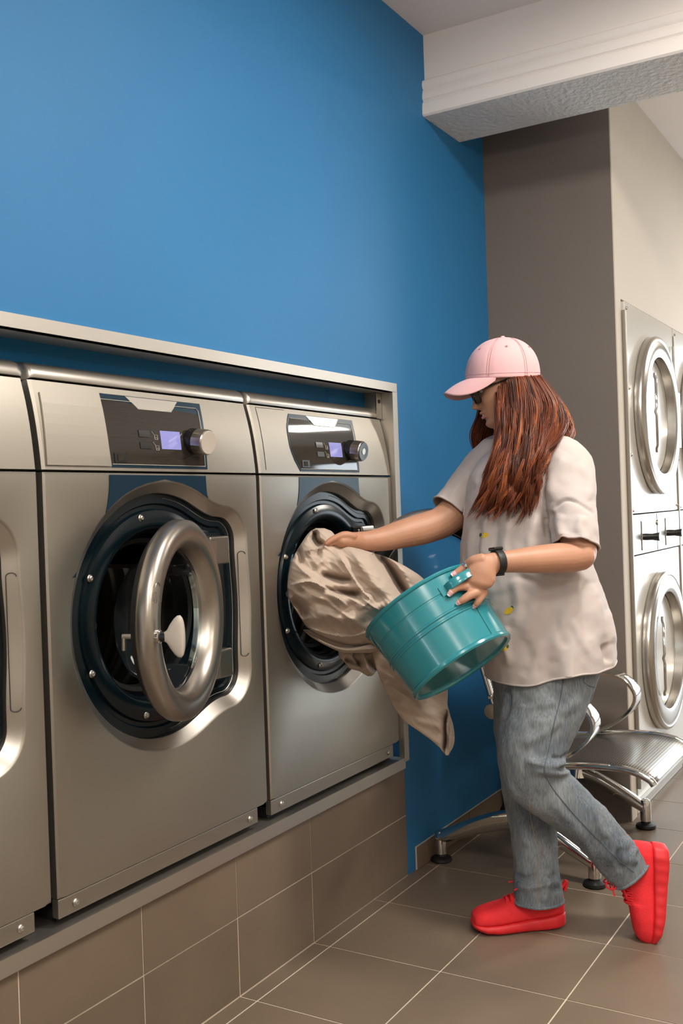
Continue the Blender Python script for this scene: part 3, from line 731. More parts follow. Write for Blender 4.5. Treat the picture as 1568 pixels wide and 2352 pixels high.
# ------------------------------------------------------------------ shared tools for soft shapes
R_, D_, F_ = CM[0], CM[1], CM[2]
UH = np.array((R_[0], R_[1], 0)); UH /= np.linalg.norm(UH)      # towards picture right, level
VH = np.array((F_[0], F_[1], 0)); VH /= np.linalg.norm(VH)      # away from the camera, level
ZZ = np.array((0.0, 0, 1))
def to_px(V):
    q = (np.asarray(V) - CAM) @ CM.T
    return np.c_[784 + q[:, 0] * FPX / q[:, 2], 1176 + q[:, 1] * FPX / q[:, 2]], q[:, 2]
def limb(st, n=22, m=40, mb=None, end=(True, True), power=2.0):
    """closed tube through stations (px, py, depth, half width in px, half thickness in m); sections stand square to the limb"""
    A = catmull([np.array(s, float) for s in st], m)
    P = [at(a[0], a[1], a[2]) for a in A]
    rings = []
    for i, (a, p) in enumerate(zip(A, P)):
        t = P[min(i + 1, m - 1)] - P[max(i - 1, 0)]; t /= np.linalg.norm(t)
        v = p - CAM; v /= np.linalg.norm(v)
        e1 = np.cross(t, v); e1 /= np.linalg.norm(e1)
        e2 = np.cross(e1, t)
        ra = max(a[3], 0.5) * a[2] / FPX; rb = max(a[4], 0.0005)
        rg = []
        for k in range(n):
            th = 2 * math.pi * k / n; c, s = math.cos(th), math.sin(th)
            if power != 2.0:
                c = np.sign(c) * abs(c) ** (2 / power); s = np.sign(s) * abs(s) ** (2 / power)
            rg.append(p + ra * c * e1 + rb * s * e2)
        rings.append(rg)
    mb = mb or MB()
    def dome(rg, pn, sgn):
        c = np.mean(rg, axis=0)
        t = sgn * pn
        return [[c + (np.array(q) - c) * f + t * h for q in rg] for f, h in ((0.86, 0.35), (0.5, 0.75))]
    if end[1]:
        t = P[-1] - P[-2]; t /= np.linalg.norm(t); h = min(A[-1][3] * A[-1][2] / FPX, A[-1][4])
        rings += dome(rings[-1], t * h, 1)
    if end[0]:
        t = P[0] - P[1]; t /= np.linalg.norm(t); h = min(A[0][3] * A[0][2] / FPX, A[0][4])
        rings = dome(rings[0], t * h, 1)[::-1] + rings
    mb.loft(rings)
    return mb
def rings_h(st, n=48, m=40, mb=None, power=2.2):
    """closed loft of level sections: (py, left px, right px, depth of the middle, half depth in m)"""
    A = catmull([np.array(s, float) for s in st], m)
    rings = []
    for a in A:
        l, r = at(a[1], a[0], a[3]), at(a[2], a[0], a[3])
        c = (l + r) / 2; ha = np.linalg.norm(r - l) / 2
        z = at((a[1] + a[2]) / 2, a[0], a[3])[2]
        rg = []
        for k in range(n):
            th = 2 * math.pi * k / n; cc, ss = math.cos(th), math.sin(th)
            cc = np.sign(cc) * abs(cc) ** (2 / power); ss = np.sign(ss) * abs(ss) ** (2 / power)
            p = c + ha * cc * UH + a[4] * ss * VH
            rg.append((p[0], p[1], z))
        rings.append(rg)
    mb = mb or MB()
    mb.loft(rings)
    return mb
def remesh(mb, voxel, smooth=4, name='tmp'):
    """one continuous surface from overlapping closed shapes"""
    o = mb.build(name, M_WHITE, None, smooth=False)
    md = o.modifiers.new('r', 'REMESH'); md.mode = 'VOXEL'; md.voxel_size = voxel; md.use_smooth_shade = True
    if smooth:
        ms = o.modifiers.new('s', 'SMOOTH'); ms.factor = 0.5; ms.iterations = smooth
    dg = bpy.context.evaluated_depsgraph_get()
    me = bpy.data.meshes.new_from_object(o.evaluated_get(dg))
    old = o.data
    bpy.data.objects.remove(o); bpy.data.meshes.remove(old)
    return me
def get_v(me):
    a = np.empty(len(me.vertices) * 3, np.float32); me.vertices.foreach_get('co', a); return a.reshape(-1, 3).astype(float)
def get_n(me):
    a = np.empty(len(me.vertices) * 3, np.float32); me.vertices.foreach_get('normal', a); return a.reshape(-1, 3).astype(float)
def set_v(me, v):
    me.vertices.foreach_set('co', np.asarray(v, np.float32).ravel()); me.update()
def poly_dist(P, line):
    """signed distance (px) to a polyline and position 0..1 along it"""
    L = np.array(line, float)
    seg = np.diff(L, axis=0); ln_ = np.linalg.norm(seg, axis=1); acc = np.r_[0, np.cumsum(ln_)]
    best = np.full(len(P), 1e9); sg = np.zeros(len(P)); tt = np.zeros(len(P))
    for i in range(len(seg)):
        d = P - L[i]; t = np.clip((d @ seg[i]) / (ln_[i] ** 2), 0, 1)
        q = d - t[:, None] * seg[i]; dist = np.linalg.norm(q, axis=1)
        cr = seg[i][0] * d[:, 1] - seg[i][1] * d[:, 0]
        m = dist < best
        best = np.where(m, dist, best); sg = np.where(m, np.sign(cr), sg); tt = np.where(m, (acc[i] + t * ln_[i]) / acc[-1], tt)
    return best, sg, tt
def fold_field(P, folds, neg=1.0):
    """sum of cloth folds: (polyline in px, height in m, width in px, kind); kind 'r' round ridge, 's' one-sided step"""
    h = np.zeros(len(P))
    for line, A, w, kind in folds:
        d, s, t = poly_dist(P, catmull([np.array(p, float) for p in line], 14))
        taper = np.clip(np.minimum(t, 1 - t) / 0.18, 0, 1) ** 0.7
        taper = np.where((t <= 0.001) | (t >= 0.999), 0, taper)
        if kind == 'r': g = np.exp(-(d / w) ** 2)
        elif kind == 'v': g = np.exp(-d / w)
        elif kind == 'c': g = np.where(s > 0, np.exp(-d / (1.3 * w)), np.exp(-d / (0.35 * w)))
        else: g = np.where(s > 0, np.exp(-(d / w) ** 2), np.exp(-(d / (0.28 * w)) ** 2))
        h += (A if A > 0 else neg * A) * taper * g
    return h
def fold_mesh(me, folds, away=1.0):
    V = get_v(me); N_ = get_n(me)
    P, dep = to_px(V)
    v = V - CAM; v /= np.linalg.norm(v, axis=1)[:, None]
    facing = np.clip(-(N_ * v).sum(1) * 2.0, 0, 1)
    h = fold_field(P, folds) * facing
    set_v(me, V + N_ * h[:, None])
def noise_mesh(me, amp, scale, seed=0.0, stretch=(1, 1, 1)):
    V = get_v(me); N_ = get_n(me)
    h = np.array([noise.noise(Vector((x * scale * stretch[0] + seed, y * scale * stretch[1], z * scale * stretch[2]))) for x, y, z in V])
    set_v(me, V + N_ * (amp * h)[:, None])
def cut(me, co, no, test=None):
    """cut away everything on the side the normal points to"""
    bm = bmesh.new(); bm.from_mesh(me)
    fs = [f for f in bm.faces if test is None or test(f.calc_center_median())]
    geom = list(set([v for f in fs for v in f.verts])) + list(set([e for f in fs for e in f.edges])) + fs
    bmesh.ops.bisect_plane(bm, geom=geom, plane_co=Vector(co), plane_no=Vector(no), clear_outer=True)
    bm.to_mesh(me); bm.free()
def link(me, name, m, parent, solid=0.0, offset=-1):
    me.name = name
    off = np.zeros(3); p = parent
    while p is not None: off = off + np.array(p.location); p = p.parent
    set_v(me, get_v(me) - off)
    me.materials.clear()
    for q in (m if isinstance(m, (list, tuple)) else [m]): me.materials.append(q)
    me.polygons.foreach_set('use_smooth', [True] * len(me.polygons))
    o = bpy.data.objects.new(name, me); COL.objects.link(o)
    o.parent = parent
    if solid:
        md = o.modifiers.new('solid', 'SOLIDIFY'); md.thickness = solid; md.offset = offset
    return o

# ------------------------------------------------------------------ materials of person, bucket and cloth
M_SKIN = mat('skin', (0.47, 0.24, 0.15, 1), 0.48, var=0.07, vscale=14, bump=0.06, bscale=260)
MATS['skin'].node_tree.nodes['Principled BSDF'].inputs['Subsurface Weight'].default_value = 0.15
MATS['skin'].node_tree.nodes['Principled BSDF'].inputs['Subsurface Radius'].default_value = (0.012, 0.005, 0.003)
M_LIP = mat('lip', (0.50, 0.20, 0.16, 1), 0.4, var=0.05)
M_NAIL = mat('pink_nail', (0.72, 0.40, 0.42, 1), 0.15, var=0.02)
M_NAILTIP = mat('white_nail_tip', (0.85, 0.80, 0.78, 1), 0.15, var=0.02)
M_SHIRT = mat('off_white_cotton', (0.50, 0.437, 0.418, 1), 0.9, var=0.03, vscale=9, bump=0.10, bscale=520, sheen=0.1)
M_CAP = mat('pink_cotton_twill', (0.66, 0.385, 0.395, 1), 0.85, var=0.03, vscale=12, bump=0.10, bscale=700, sheen=0.1)
M_CAPSEAM = mat('pink_stitch', (0.54, 0.30, 0.31, 1), 0.85, var=0.03)
M_CLOTH = mat('beige_bed_linen', (0.47, 0.375, 0.305, 1), 0.9, var=0.04, vscale=10, bump=0.08, bscale=420, sheen=0.1)
M_TEAL = mat('teal_enamel', (0.022, 0.225, 0.27, 1), 0.20, 0.0, spec=0.6, var=0.04, vscale=6, coat=0.4)
M_RED = mat('coral_red_knit', (0.78, 0.022, 0.030, 1), 0.75, var=0.06, vscale=30, bump=0.25, bscale=240)
M_REDSOLE = mat('coral_red_rubber', (0.66, 0.020, 0.026, 1), 0.5, var=0.05, vscale=20)
M_YELLOW = mat('lemon_print', (0.72, 0.47, 0.03, 1), 0.9, var=0.06, vscale=60)
M_GREEN = mat('leaf_print', (0.06, 0.12, 0.03, 1), 0.9, var=0.1)
M_FRAME = mat('black_acetate', (0.008, 0.008, 0.010, 1), 0.18, var=0.02)
M_LENS = glass_mat('spectacle_lens', (0.55, 0.5, 0.5, 1), 0.05)
M_WATCH = mat('black_silicone', (0.012, 0.011, 0.011, 1), 0.5, var=0.05)
M_SILVER = mat('silver_ring', (0.6, 0.6, 0.6, 1), 0.2, 1.0)
M_SOCK = mat('black_sock', (0.010, 0.010, 0.012, 1), 0.9, var=0.1)
M_EYE = mat('eye', (0.7, 0.66, 0.62, 1), 0.2, var=0.02)
def denim():
    m, nt, b = new_mat('washed_denim')
    N, L = nt.nodes, nt.links
    b.inputs['Roughness'].default_value = 0.92
    tc = N.new('ShaderNodeTexCoord')
    mp = N.new('ShaderNodeMapping'); mp.inputs['Scale'].default_value = (260, 260, 34); L.new(tc.outputs['Object'], mp.inputs['Vector'])
    n1 = N.new('ShaderNodeTexNoise'); n1.inputs['Scale'].default_value = 1.0; n1.inputs['Detail'].default_value = 4; L.new(mp.outputs[0], n1.inputs['Vector'])
    n2 = N.new('ShaderNodeTexNoise'); n2.inputs['Scale'].default_value = 9; L.new(tc.outputs['Object'], n2.inputs['Vector'])
    mu = N.new('ShaderNodeMath'); mu.operation = 'MULTIPLY_ADD'; mu.inputs[1].default_value = 0.55
    L.new(n1.outputs['Fac'], mu.inputs[0])
    m2 = N.new('ShaderNodeMath'); m2.operation = 'MULTIPLY'; m2.inputs[1].default_value = 0.5; L.new(n2.outputs['Fac'], m2.inputs[0])
    L.new(m2.outputs[0], mu.inputs[2])
    cr = N.new('ShaderNodeValToRGB')
    cr.color_ramp.elements[0].position = 0.30; cr.color_ramp.elements[0].color = (0.052, 0.076, 0.108, 1)
    cr.color_ramp.elements[1].position = 0.74; cr.color_ramp.elements[1].color = (0.265, 0.285, 0.295, 1)
    L.new(mu.outputs[0], cr.inputs[0]); L.new(cr.outputs[0], b.inputs['Base Color'])
    bp = N.new('ShaderNodeBump'); bp.inputs['Strength'].default_value = 0.15; bp.inputs['Distance'].default_value = 0.003
    L.new(n1.outputs['Fac'], bp.inputs['Height']); L.new(bp.outputs[0], b.inputs['Normal'])
    return m
M_DENIM = denim()
M_STITCH = mat('tan_stitching', (0.30, 0.23, 0.15, 1), 0.9, var=0.1)
M_DENIMSEAM = mat('dark_denim_seam', (0.10, 0.12, 0.15, 1), 0.9, var=0.1)
def hair_mat():
    m, nt, b = new_mat('auburn_hair')
    N, L = nt.nodes, nt.links
    at_ = N.new('ShaderNodeAttribute'); at_.attribute_name = 'tone'
    cr = N.new('ShaderNodeValToRGB')
    cr.color_ramp.elements[0].color = (0.030, 0.0075, 0.0035, 1)
    cr.color_ramp.elements[1].color = (0.44, 0.125, 0.032, 1)
    e = cr.color_ramp.elements.new(0.55); e.color = (0.165, 0.036, 0.011, 1)
    L.new(at_.outputs['Fac'], cr.inputs[0]); L.new(cr.outputs[0], b.inputs['Base Color'])
    b.inputs['Roughness'].default_value = 0.42
    b.inputs['Specular IOR Level'].default_value = 0.35
    return m
M_HAIR = hair_mat()

# ------------------------------------------------------------------ teal bucket
BD = 2.58
b_bot = at(1063, 1533, BD); 
adir = -0.552 * R_ - 0.834 * D_
tl = math.radians(21.5)
b_ax = math.cos(tl) * adir + math.sin(tl) * F_
b_e1 = 0.834 * R_ - 0.552 * D_
b_e2 = np.cross(b_e1, b_ax)
if b_e2 @ F_ > 0: b_e2 = -b_e2
BH, BR0, BR1 = 0.202, 0.1425, 0.161
def bk(phi, h, dr=0.0):
    r = BR0 + (BR1 - BR0) * h / BH + dr
    return b_bot + b_ax * h + r * (math.cos(phi) * b_e1 + math.sin(phi) * b_e2)
bucket = empty('bucket', tuple(b_bot))
tag(bucket, 'teal enamelled metal bucket tilted towards the washer, held by its handle', 'bucket')
def bring(h, dr, n=96): return [bk(2 * math.pi * k / n, h, dr) for k in range(n)]
prof = [(0.005, -0.14), (0.005, -0.05), (0.005, -0.010), (0.0, -0.008), (-0.002, 0.0005), (0.002, 0.004), (0.008, 0.003), (0.012, 0.0)]
for hc in (0.092, 0.105):
    prof += [(hc - 0.004, 0.0), (hc - 0.0015, 0.0026), (hc + 0.0015, 0.0026), (hc + 0.004, 0.0)]
prof += [(0.148, 0.0), (0.150, -0.0022), (0.1525, -0.0022), (0.1545, 0.0)]
prof += [(BH - 0.008, 0.0), (BH - 0.006, 0.004), (BH - 0.002, 0.0058), (BH + 0.002, 0.0045), (BH + 0.003, 0.001), (BH, -0.0015), (0.10, -0.0015), (0.015, -0.0015), (0.015, -0.03), (0.015, -0.14)]
MB().loft([bring(h, d) for h, d in prof]).build('body', M_TEAL, bucket, angle=28)
MB().tube([bk(0.78, 0.006, 0.0004), bk(0.78, 0.05, 0.0004), bk(0.78, 0.088, 0.0004)], 0.0007, 5).build('seam', M_DARKPL, bucket)
def handle(ph0, ph1, h0, sw=0.050):
    hb = MB(); rings = []
    for k in range(29):
        t = k / 28; ph = ph0 + (ph1 - ph0) * t
        out = sw * (math.sin(math.pi * t) ** 0.55) + 0.002
        c_ = bk(ph, h0 + 0.002 * math.sin(math.pi * t), out)
        o2 = bk(ph, h0 + 0.002 * math.sin(math.pi * t), out + 0.004)
        n_ = (o2 - c_) / np.linalg.norm(o2 - c_)
        rings.append([c_ + b_ax * w + n_ * d for w, d in ((-0.0115, 0.001), (-0.0095, 0.0028), (-0.004, 0.0018), (0.004, 0.0018), (0.0095, 0.0028), (0.0115, 0.001), (0.0115, -0.001), (-0.0115, -0.001))])
    hb.loft(rings).build('handle', M_TEAL, bucket, angle=50)
    for ph in (ph0, ph1):
        s_ = 1 if ph == ph0 else -1
        MB().loft([[bk(ph + q, h0 - 0.013, e), bk(ph + q, h0 + 0.013, e)] + [bk(ph + q, h0 + 0.013, 0.0), bk(ph + q, h0 - 0.013, 0.0)] for q, e in ((-0.10, 0.0028), (0.0, 0.0032), (0.10, 0.0028))]).build('handle_tab', M_TEAL, bucket, smooth=False)
handle(1.12, 0.22, 0.156, 0.046)
handle(1.12 + math.pi + 0.25, 0.22 + math.pi + 0.25, 0.156, 0.03)
def bucket_depth(px, py):
    """distance at which a photo pixel meets the near wall of the bucket"""
    best = None
    for dd in np.linspace(2.40, 2.75, 351):
        p = at(px, py, dd) - b_bot
        h = p @ b_ax; r = np.linalg.norm(p - h * b_ax)
        if r <= BR0 + (BR1 - BR0) * h / BH: return dd
    return BD

# ------------------------------------------------------------------ beige sheet being loaded
def cloth_patch(mb, Ls, Rs, yfun, folds, ny, nx, curl=0.05, noise_amp=0.006, seed=0.0, depth_mode=False, ecurl=0.04):
    """cloth patch laid out between a left and right outline; yfun gives the distance from the wall (or depth); folds add relief"""
    ys = np.linspace(Ls[0][0], Ls[-1][0], ny)
    def cr(T, y):
        a = np.array(T, float)
        return np.interp(y, a[:, 0], a[:, 1])
    # smooth outlines
    def sm(v):
        k = np.array([1, 2, 3, 2, 1]) / 9
        p = np.r_[v[0], v[0], v, v[-1], v[-1]]
        return np.convolve(p, k, 'valid')
    L = sm(cr(Ls, ys)); R = sm(cr(Rs, ys))
    G = np.zeros((ny, nx, 2)); ST = np.zeros((ny, nx, 2))
    for i in range(ny):
        s = (1 - np.cos(np.linspace(0, math.pi, nx))) / 2 * 0.35 + np.linspace(0, 1, nx) * 0.65
        G[i, :, 0] = L[i] + (R[i] - L[i]) * s; G[i, :, 1] = ys[i]
        ST[i, :, 0] = s; ST[i, :, 1] = i / (ny - 1)
    P = G.reshape(-1, 2); S = ST.reshape(-1, 2)
    base = np.array([yfun(p[0], p[1]) for p in P])
    e = np.abs(2 * S[:, 0] - 1); et = np.abs(2 * S[:, 1] - 1)
    back = curl * (1 - np.sqrt(np.clip(1 - e ** 4, 0, 1))) + ecurl * (1 - np.sqrt(np.clip(1 - et ** 6, 0, 1)))
    h = 1.7 * fold_field(P, folds, 1.9)
    nz = np.array([noise.noise(Vector((p[0] * 0.022 + seed, p[1] * 0.022, seed))) + 0.5 * noise.noise(Vector((p[0] * 0.06 + seed, p[1] * 0.06, seed + 3))) for p in P])
    # creases: ridged noise drawn out along the pull of the cloth (down to the right)
    a0 = 0.62; ca, sa = math.cos(a0), math.sin(a0)
    cr_ = np.array([(1 - 2.2 * abs(noise.noise(Vector(((p[0] * ca + p[1] * sa) * 0.012 + seed, (-p[0] * sa + p[1] * ca) * 0.042, seed))))) + 0.45 * (1 - 2.2 * abs(noise.noise(Vector(((p[0] * ca + p[1] * sa) * 0.03 + seed, (-p[0] * sa + p[1] * ca) * 0.09, seed + 7))))) for p in P])
    h = h + 1.25 * noise_amp * cr_
    V = []
    for p, b0, bk_, hh, q in zip(P, base, back, h, nz):
        d0 = b0 if depth_mode else (lambda v: (b0 - CAM[1]) / v[1] * FPX)(ray(p))
        V.append(at(p[0], p[1], d0 + bk_ - hh - noise_amp * q))
    fs = [(i * nx + j, i * nx + j + 1, (i + 1) * nx + j + 1, (i + 1) * nx + j) for i in range(ny - 1) for j in range(nx - 1)]
    mb.add(V, fs)
sheet_mb = MB()
def main_y(x, y):
    t = np.interp(x, [640, 690, 760, 850, 930, 1010], [0.005, -0.045, -0.105, -0.185, -0.235, -0.262])
    dome = np.interp(y, [1205, 1240, 1290, 1350, 1420, 1500], [0.055, 0.035, 0.005, -0.012, 0.0, 0.035])
    return t + dome
folds_main = [
    ([(770, 1262), (800, 1310), (830, 1355), (870, 1395)], 0.024, 16, 'c'),
    ([(790, 1252), (830, 1290), (865, 1335), (900, 1385), (930, 1410)], 0.030, 22, 'r'),
    ([(860, 1268), (890, 1300), (915, 1340), (935, 1372)], -0.040, 11, 'r'),
    ([(885, 1268), (920, 1300), (960, 1335)], 0.014, 14, 'r'),
    ([(672, 1285), (700, 1315), (745, 1340), (800, 1372), (850, 1400)], 0.022, 13, 'c'),
    ([(664, 1345), (710, 1335), (745, 1350), (785, 1380), (800, 1395)], 0.024, 12, 'c'),
    ([(690, 1370), (720, 1372), (760, 1378), (790, 1400)], 0.016, 14, 'r'),
    ([(735, 1318), (775, 1328), (810, 1332)], -0.014, 7, 'r'),
    ([(745, 1350), (790, 1362), (830, 1362)], -0.018, 8, 'r'),
    ([(830, 1372), (850, 1388), (872, 1402)], 0.018, 9, 'c'),
    ([(820, 1400), (850, 1378), (838, 1362)], 0.012, 7, 'r'),
    ([(700, 1425), (740, 1410), (790, 1420), (840, 1440), (880, 1430)], 0.026, 20, 'r'),
    ([(705, 1440), (750, 1455), (800, 1462), (850, 1450)], 0.020, 14, 'c'),
    ([(790, 1425), (830, 1410), (880, 1395), (930, 1375)], 0.020, 16, 'r'),
    ([(712, 1230), (730, 1258), (726, 1280)], -0.014, 7, 'r'),
    ([(722, 1218), (726, 1240), (745, 1252)], -0.022, 6, 'r'),
    ([(700, 1268), (715, 1262), (740, 1258), (750, 1246)], 0.018, 9, 'c'),
    ([(690, 1295), (688, 1275), (680, 1262)], -0.012, 6, 'r'),
    ([(720, 1300), (740, 1285), (745, 1268)], 0.010, 10, 'r'),
    ([(668, 1375), (690, 1395), (705, 1420)], -0.018, 9, 'r'),
]
cloth_patch(sheet_mb, [(1213, 727), (1218, 714), (1230, 703), (1250, 690), (1270, 678), (1290, 668), (1320, 661), (1345, 659), (1370, 660), (1390, 671), (1420, 690), (1440, 703), (1460, 735), (1475, 765), (1486, 795)],
            [(1213, 742), (1218, 760), (1230, 770), (1245, 780), (1252, 800), (1262, 832), (1280, 890), (1300, 930), (1320, 962), (1340, 985), (1380, 1000), (1430, 985), (1460, 930), (1475, 890), (1486, 860)],
            main_y, folds_main, 150, 150, curl=0.07)
# swags below the bulge
def swag_y(x, y): return main_y(x, 1440) + 0.03
cloth_patch(sheet_mb, [(1446, 694), (1462, 712), (1480, 742), (1494, 772), (1500, 790)], [(1446, 870), (1462, 880), (1480, 880), (1494, 868), (1500, 850)], swag_y,
            [([(700, 1452), (750, 1478), (800, 1490), (860, 1478)], 0.02, 8, 's'), ([(720, 1470), (770, 1492), (820, 1496), (865, 1488)], 0.016, 6, 'r')], 40, 80, curl=0.05, noise_amp=0.004, seed=2.0)
# crumpled clump under the bucket's lip
cloth_patch(sheet_mb, [(1478, 770), (1492, 776), (1510, 778), (1522, 792), (1535, 800), (1542, 826), (1550, 838), (1553, 845)], [(1478, 905), (1492, 900), (1510, 885), (1522, 872), (1535, 868), (1542, 864), (1550, 858), (1553, 851)],
            lambda x, y: main_y(x, 1440) + 0.075,
            [([(800, 1490), (812, 1515), (830, 1540)], 0.022, 9, 's'), ([(832, 1488), (840, 1515), (848, 1545)], 0.026, 10, 's'), ([(790, 1512), (810, 1520), (828, 1528)], -0.012, 6, 'r'), ([(845, 1510), (860, 1530), (862, 1545)], -0.014, 6, 'r'), ([(860, 1480), (868, 1510), (872, 1535)], 0.014, 8, 'r')],
            50, 60, curl=0.03, noise_amp=0.005, seed=5.0)
# long corner hanging behind the bucket
cloth_patch(sheet_mb, [(1470, 845), (1500, 853), (1530, 862), (1560, 873), (1590, 887), (1620, 902), (1645, 918), (1662, 936), (1680, 962), (1700, 990), (1720, 1012), (1735, 1024)],
            [(1470, 990), (1500, 1015), (1530, 1022), (1560, 1027), (1590, 1028), (1620, 1027), (1645, 1034), (1662, 1040), (1680, 1043), (1700, 1044), (1715, 1041), (1735, 1029)],
            lambda x, y: np.interp(y, [1470, 1560, 1640, 1740], [2.865, 2.885, 2.87, 2.86]) - 0.02 * math.sin((x - 860) / 40.0),
            [([(905, 1600), (950, 1625), (1010, 1650)], 0.010, 14, 'r'), ([(950, 1655), (990, 1665), (1020, 1672)], 0.007, 9, 'r'), ([(1028, 1630), (1022, 1665), (1024, 1700), (1018, 1730)], -0.016, 6, 's'), ([(1036, 1650), (1034, 1690), (1030, 1725)], 0.008, 4, 'r'), ([(890, 1560), (930, 1590), (980, 1610)], 0.008, 16, 'r')],
            90, 56, curl=0.008, noise_amp=0.004, seed=9.0, depth_mode=True, ecurl=0.0)
sheet = sheet_mb.build('bed_sheet', M_CLOTH, None, offset=tuple(at(800, 1400, 2.8)), angle=80, fixn=False)
md = sheet.modifiers.new('solid', 'SOLIDIFY'); md.thickness = 0.004; md.offset = 1
tag(sheet, 'crumpled beige bed sheet between the washer drum and the teal bucket', 'bed sheet')
# ------------------------------------------------------------------ person
PD = 2.86                                             # distance of the body's middle from the camera
p_foot = on_plane(1230, 2120, 2, 0.0)
person = empty('person', (float(at(1230, 1500, PD)[0]), float(at(1230, 1500, PD)[1]), 0.0))
tag(person, 'person in a pink cap and off-white T-shirt loading the washer, bucket in one hand', 'person')

# head frame: forward (picture left, tipped down), side (towards the camera), up
HT = math.radians(20)
h_f = -math.cos(HT) * UH - math.sin(HT) * ZZ
h_z = -math.sin(HT) * UH + math.cos(HT) * ZZ
h_s = -VH
h_c = at(1156, 879, PD)
def hp(f, s, z): return h_c + f * h_f + s * h_s + z * h_z
def head_rings():
    zs = np.r_[np.linspace(-0.116, 0.04, 66), np.linspace(0.045, 0.1095, 18)]
    Z = [-0.116, -0.112, -0.105, -0.09, -0.075, -0.06, -0.045, -0.02, 0.0, 0.015, 0.03, 0.06, 0.085, 0.10, 0.107, 0.1095]
    Fr = [0.050, 0.066, 0.079, 0.087, 0.085, 0.087, 0.085, 0.086, 0.084, 0.088, 0.092, 0.087, 0.069, 0.046, 0.025, 0.004]
    Bk = [-0.030, -0.036, -0.042, -0.052, -0.060, -0.068, -0.078, -0.093, -0.099, -0.100, -0.099, -0.091, -0.073, -0.05, -0.028, -0.004]
    Wd = [0.020, 0.030, 0.038, 0.050, 0.057, 0.062, 0.066, 0.071, 0.074, 0.075, 0.075, 0.069, 0.056, 0.040, 0.022, 0.004]
    n = 96; rings = []
    for z in zs:
        fr, b_, w = np.interp(z, Z, Fr), np.interp(z, Z, Bk), np.interp(z, Z, Wd)
        rg = []
        for k in range(n):
            t = 2 * math.pi * k / n; c, s = math.cos(t), math.sin(t)
            e = 2 / 2.35
            f = (fr if c >= 0 else -b_) * np.sign(c) * abs(c) ** e; sd = w * np.sign(s) * abs(s) ** e
            if c > 0:
                nz = np.interp(z, [-0.048, -0.044, -0.037, -0.03, -0.018, 0.0, 0.01], [0, 0.012, 0.026, 0.0235, 0.0145, 0.004, 0.0])
                nw = np.interp(z, [-0.048, -0.036, -0.02, 0.01], [0.0135, 0.0125, 0.009, 0.008])
                f += nz * math.exp(-(sd / nw) ** 2)
                f += 0.0055 * math.exp(-((z + 0.0575) / 0.0042) ** 2) * math.exp(-(sd / 0.019) ** 2)
                f += 0.0060 * math.exp(-((z + 0.0695) / 0.0045) ** 2) * math.exp(-(sd / 0.017) ** 2)
                f -= 0.0045 * math.exp(-((z + 0.0635) / 0.0018) ** 2) * math.exp(-(sd / 0.022) ** 2)
                f -= 0.0035 * math.exp(-((z + 0.080) / 0.006) ** 2) * math.exp(-(sd / 0.02) ** 2)
                f += 0.0055 * math.exp(-((z + 0.096) / 0.011) ** 2) * math.exp(-(sd / 0.019) ** 2)
                for sg in (-1, 1):
                    f -= 0.011 * math.exp(-((z - 0.004) / 0.012) ** 2) * math.exp(-((sd - sg * 0.031) / 0.015) ** 2)
                    f += 0.006 * math.exp(-((z + 0.030) / 0.016) ** 2) * math.exp(-((sd - sg * 0.042) / 0.016) ** 2)
            rg.append(hp(f, sd, z))
        rings.append(rg)
    return rings
body = MB()
body.loft(head_rings())
for sg in (-1, 1):           # ears
    body.lathe([(0.0005, -0.004), (0.016, -0.003), (0.024, 0.002), (0.021, 0.008), (0.010, 0.007), (0.0005, 0.005)], hp(-0.012, sg * 0.072, -0.015), h_s * sg + 0.3 * h_f * -1, 20, cap=(True, True))
limb([(1172, 950, 2.865, 50, 0.055), (1188, 990, 2.865, 48, 0.055), (1205, 1030, 2.865, 58, 0.065), (1212, 1060, 2.865, 80, 0.10)], mb=body)
# trunk under the clothes
rings_h([(1025, 1170, 1255, 2.865, 0.06), (1050, 1120, 1310, 2.86, 0.12), (1090, 1105, 1325, 2.86, 0.145), (1150, 1095, 1315, 2.86, 0.15), (1250, 1090, 1310, 2.86, 0.14), (1350, 1100, 1335, 2.86, 0.135),
         (1450, 1130, 1350, 2.86, 0.14), (1530, 1155, 1340, 2.86, 0.14), (1580, 1170, 1315, 2.86, 0.13), (1610, 1195, 1290, 2.86, 0.11)], mb=body)
# near (left) arm: shoulder, elbow, wrist
limb([(1290, 1075, 2.745, 42, 0.052), (1302, 1130, 2.70, 42, 0.050), (1316, 1200, 2.655, 39, 0.047), (1330, 1255, 2.628, 39, 0.045), (1336, 1276, 2.618, 35, 0.043)], mb=body)
limb([(1336, 1276, 2.615, 34, 0.042), (1305, 1280, 2.60, 35, 0.042), (1262, 1283, 2.58, 34, 0.040), (1215, 1286, 2.56, 30.5, 0.035), (1175, 1289, 2.54, 26.5, 0.029), (1150, 1291, 2.53, 25, 0.026), (1132, 1293, 2.523, 25, 0.024)], mb=body)
# far (right) arm reaching to the drum
limb([(1115, 1075, 2.965, 44, 0.055), (1080, 1130, 2.965, 42, 0.050), (1050, 1170, 2.95, 40, 0.047), (1020, 1196, 2.935, 37.5, 0.045), (1000, 1206, 2.925, 36, 0.044)], mb=body)
limb([(1010, 1202, 2.93, 36, 0.044), (970, 1215, 2.905, 36, 0.043), (925, 1226, 2.88, 33, 0.040), (880, 1238, 2.855, 28, 0.034), (845, 1243, 2.83, 23.5, 0.028), (822, 1243, 2.815, 22, 0.025)], mb=body)
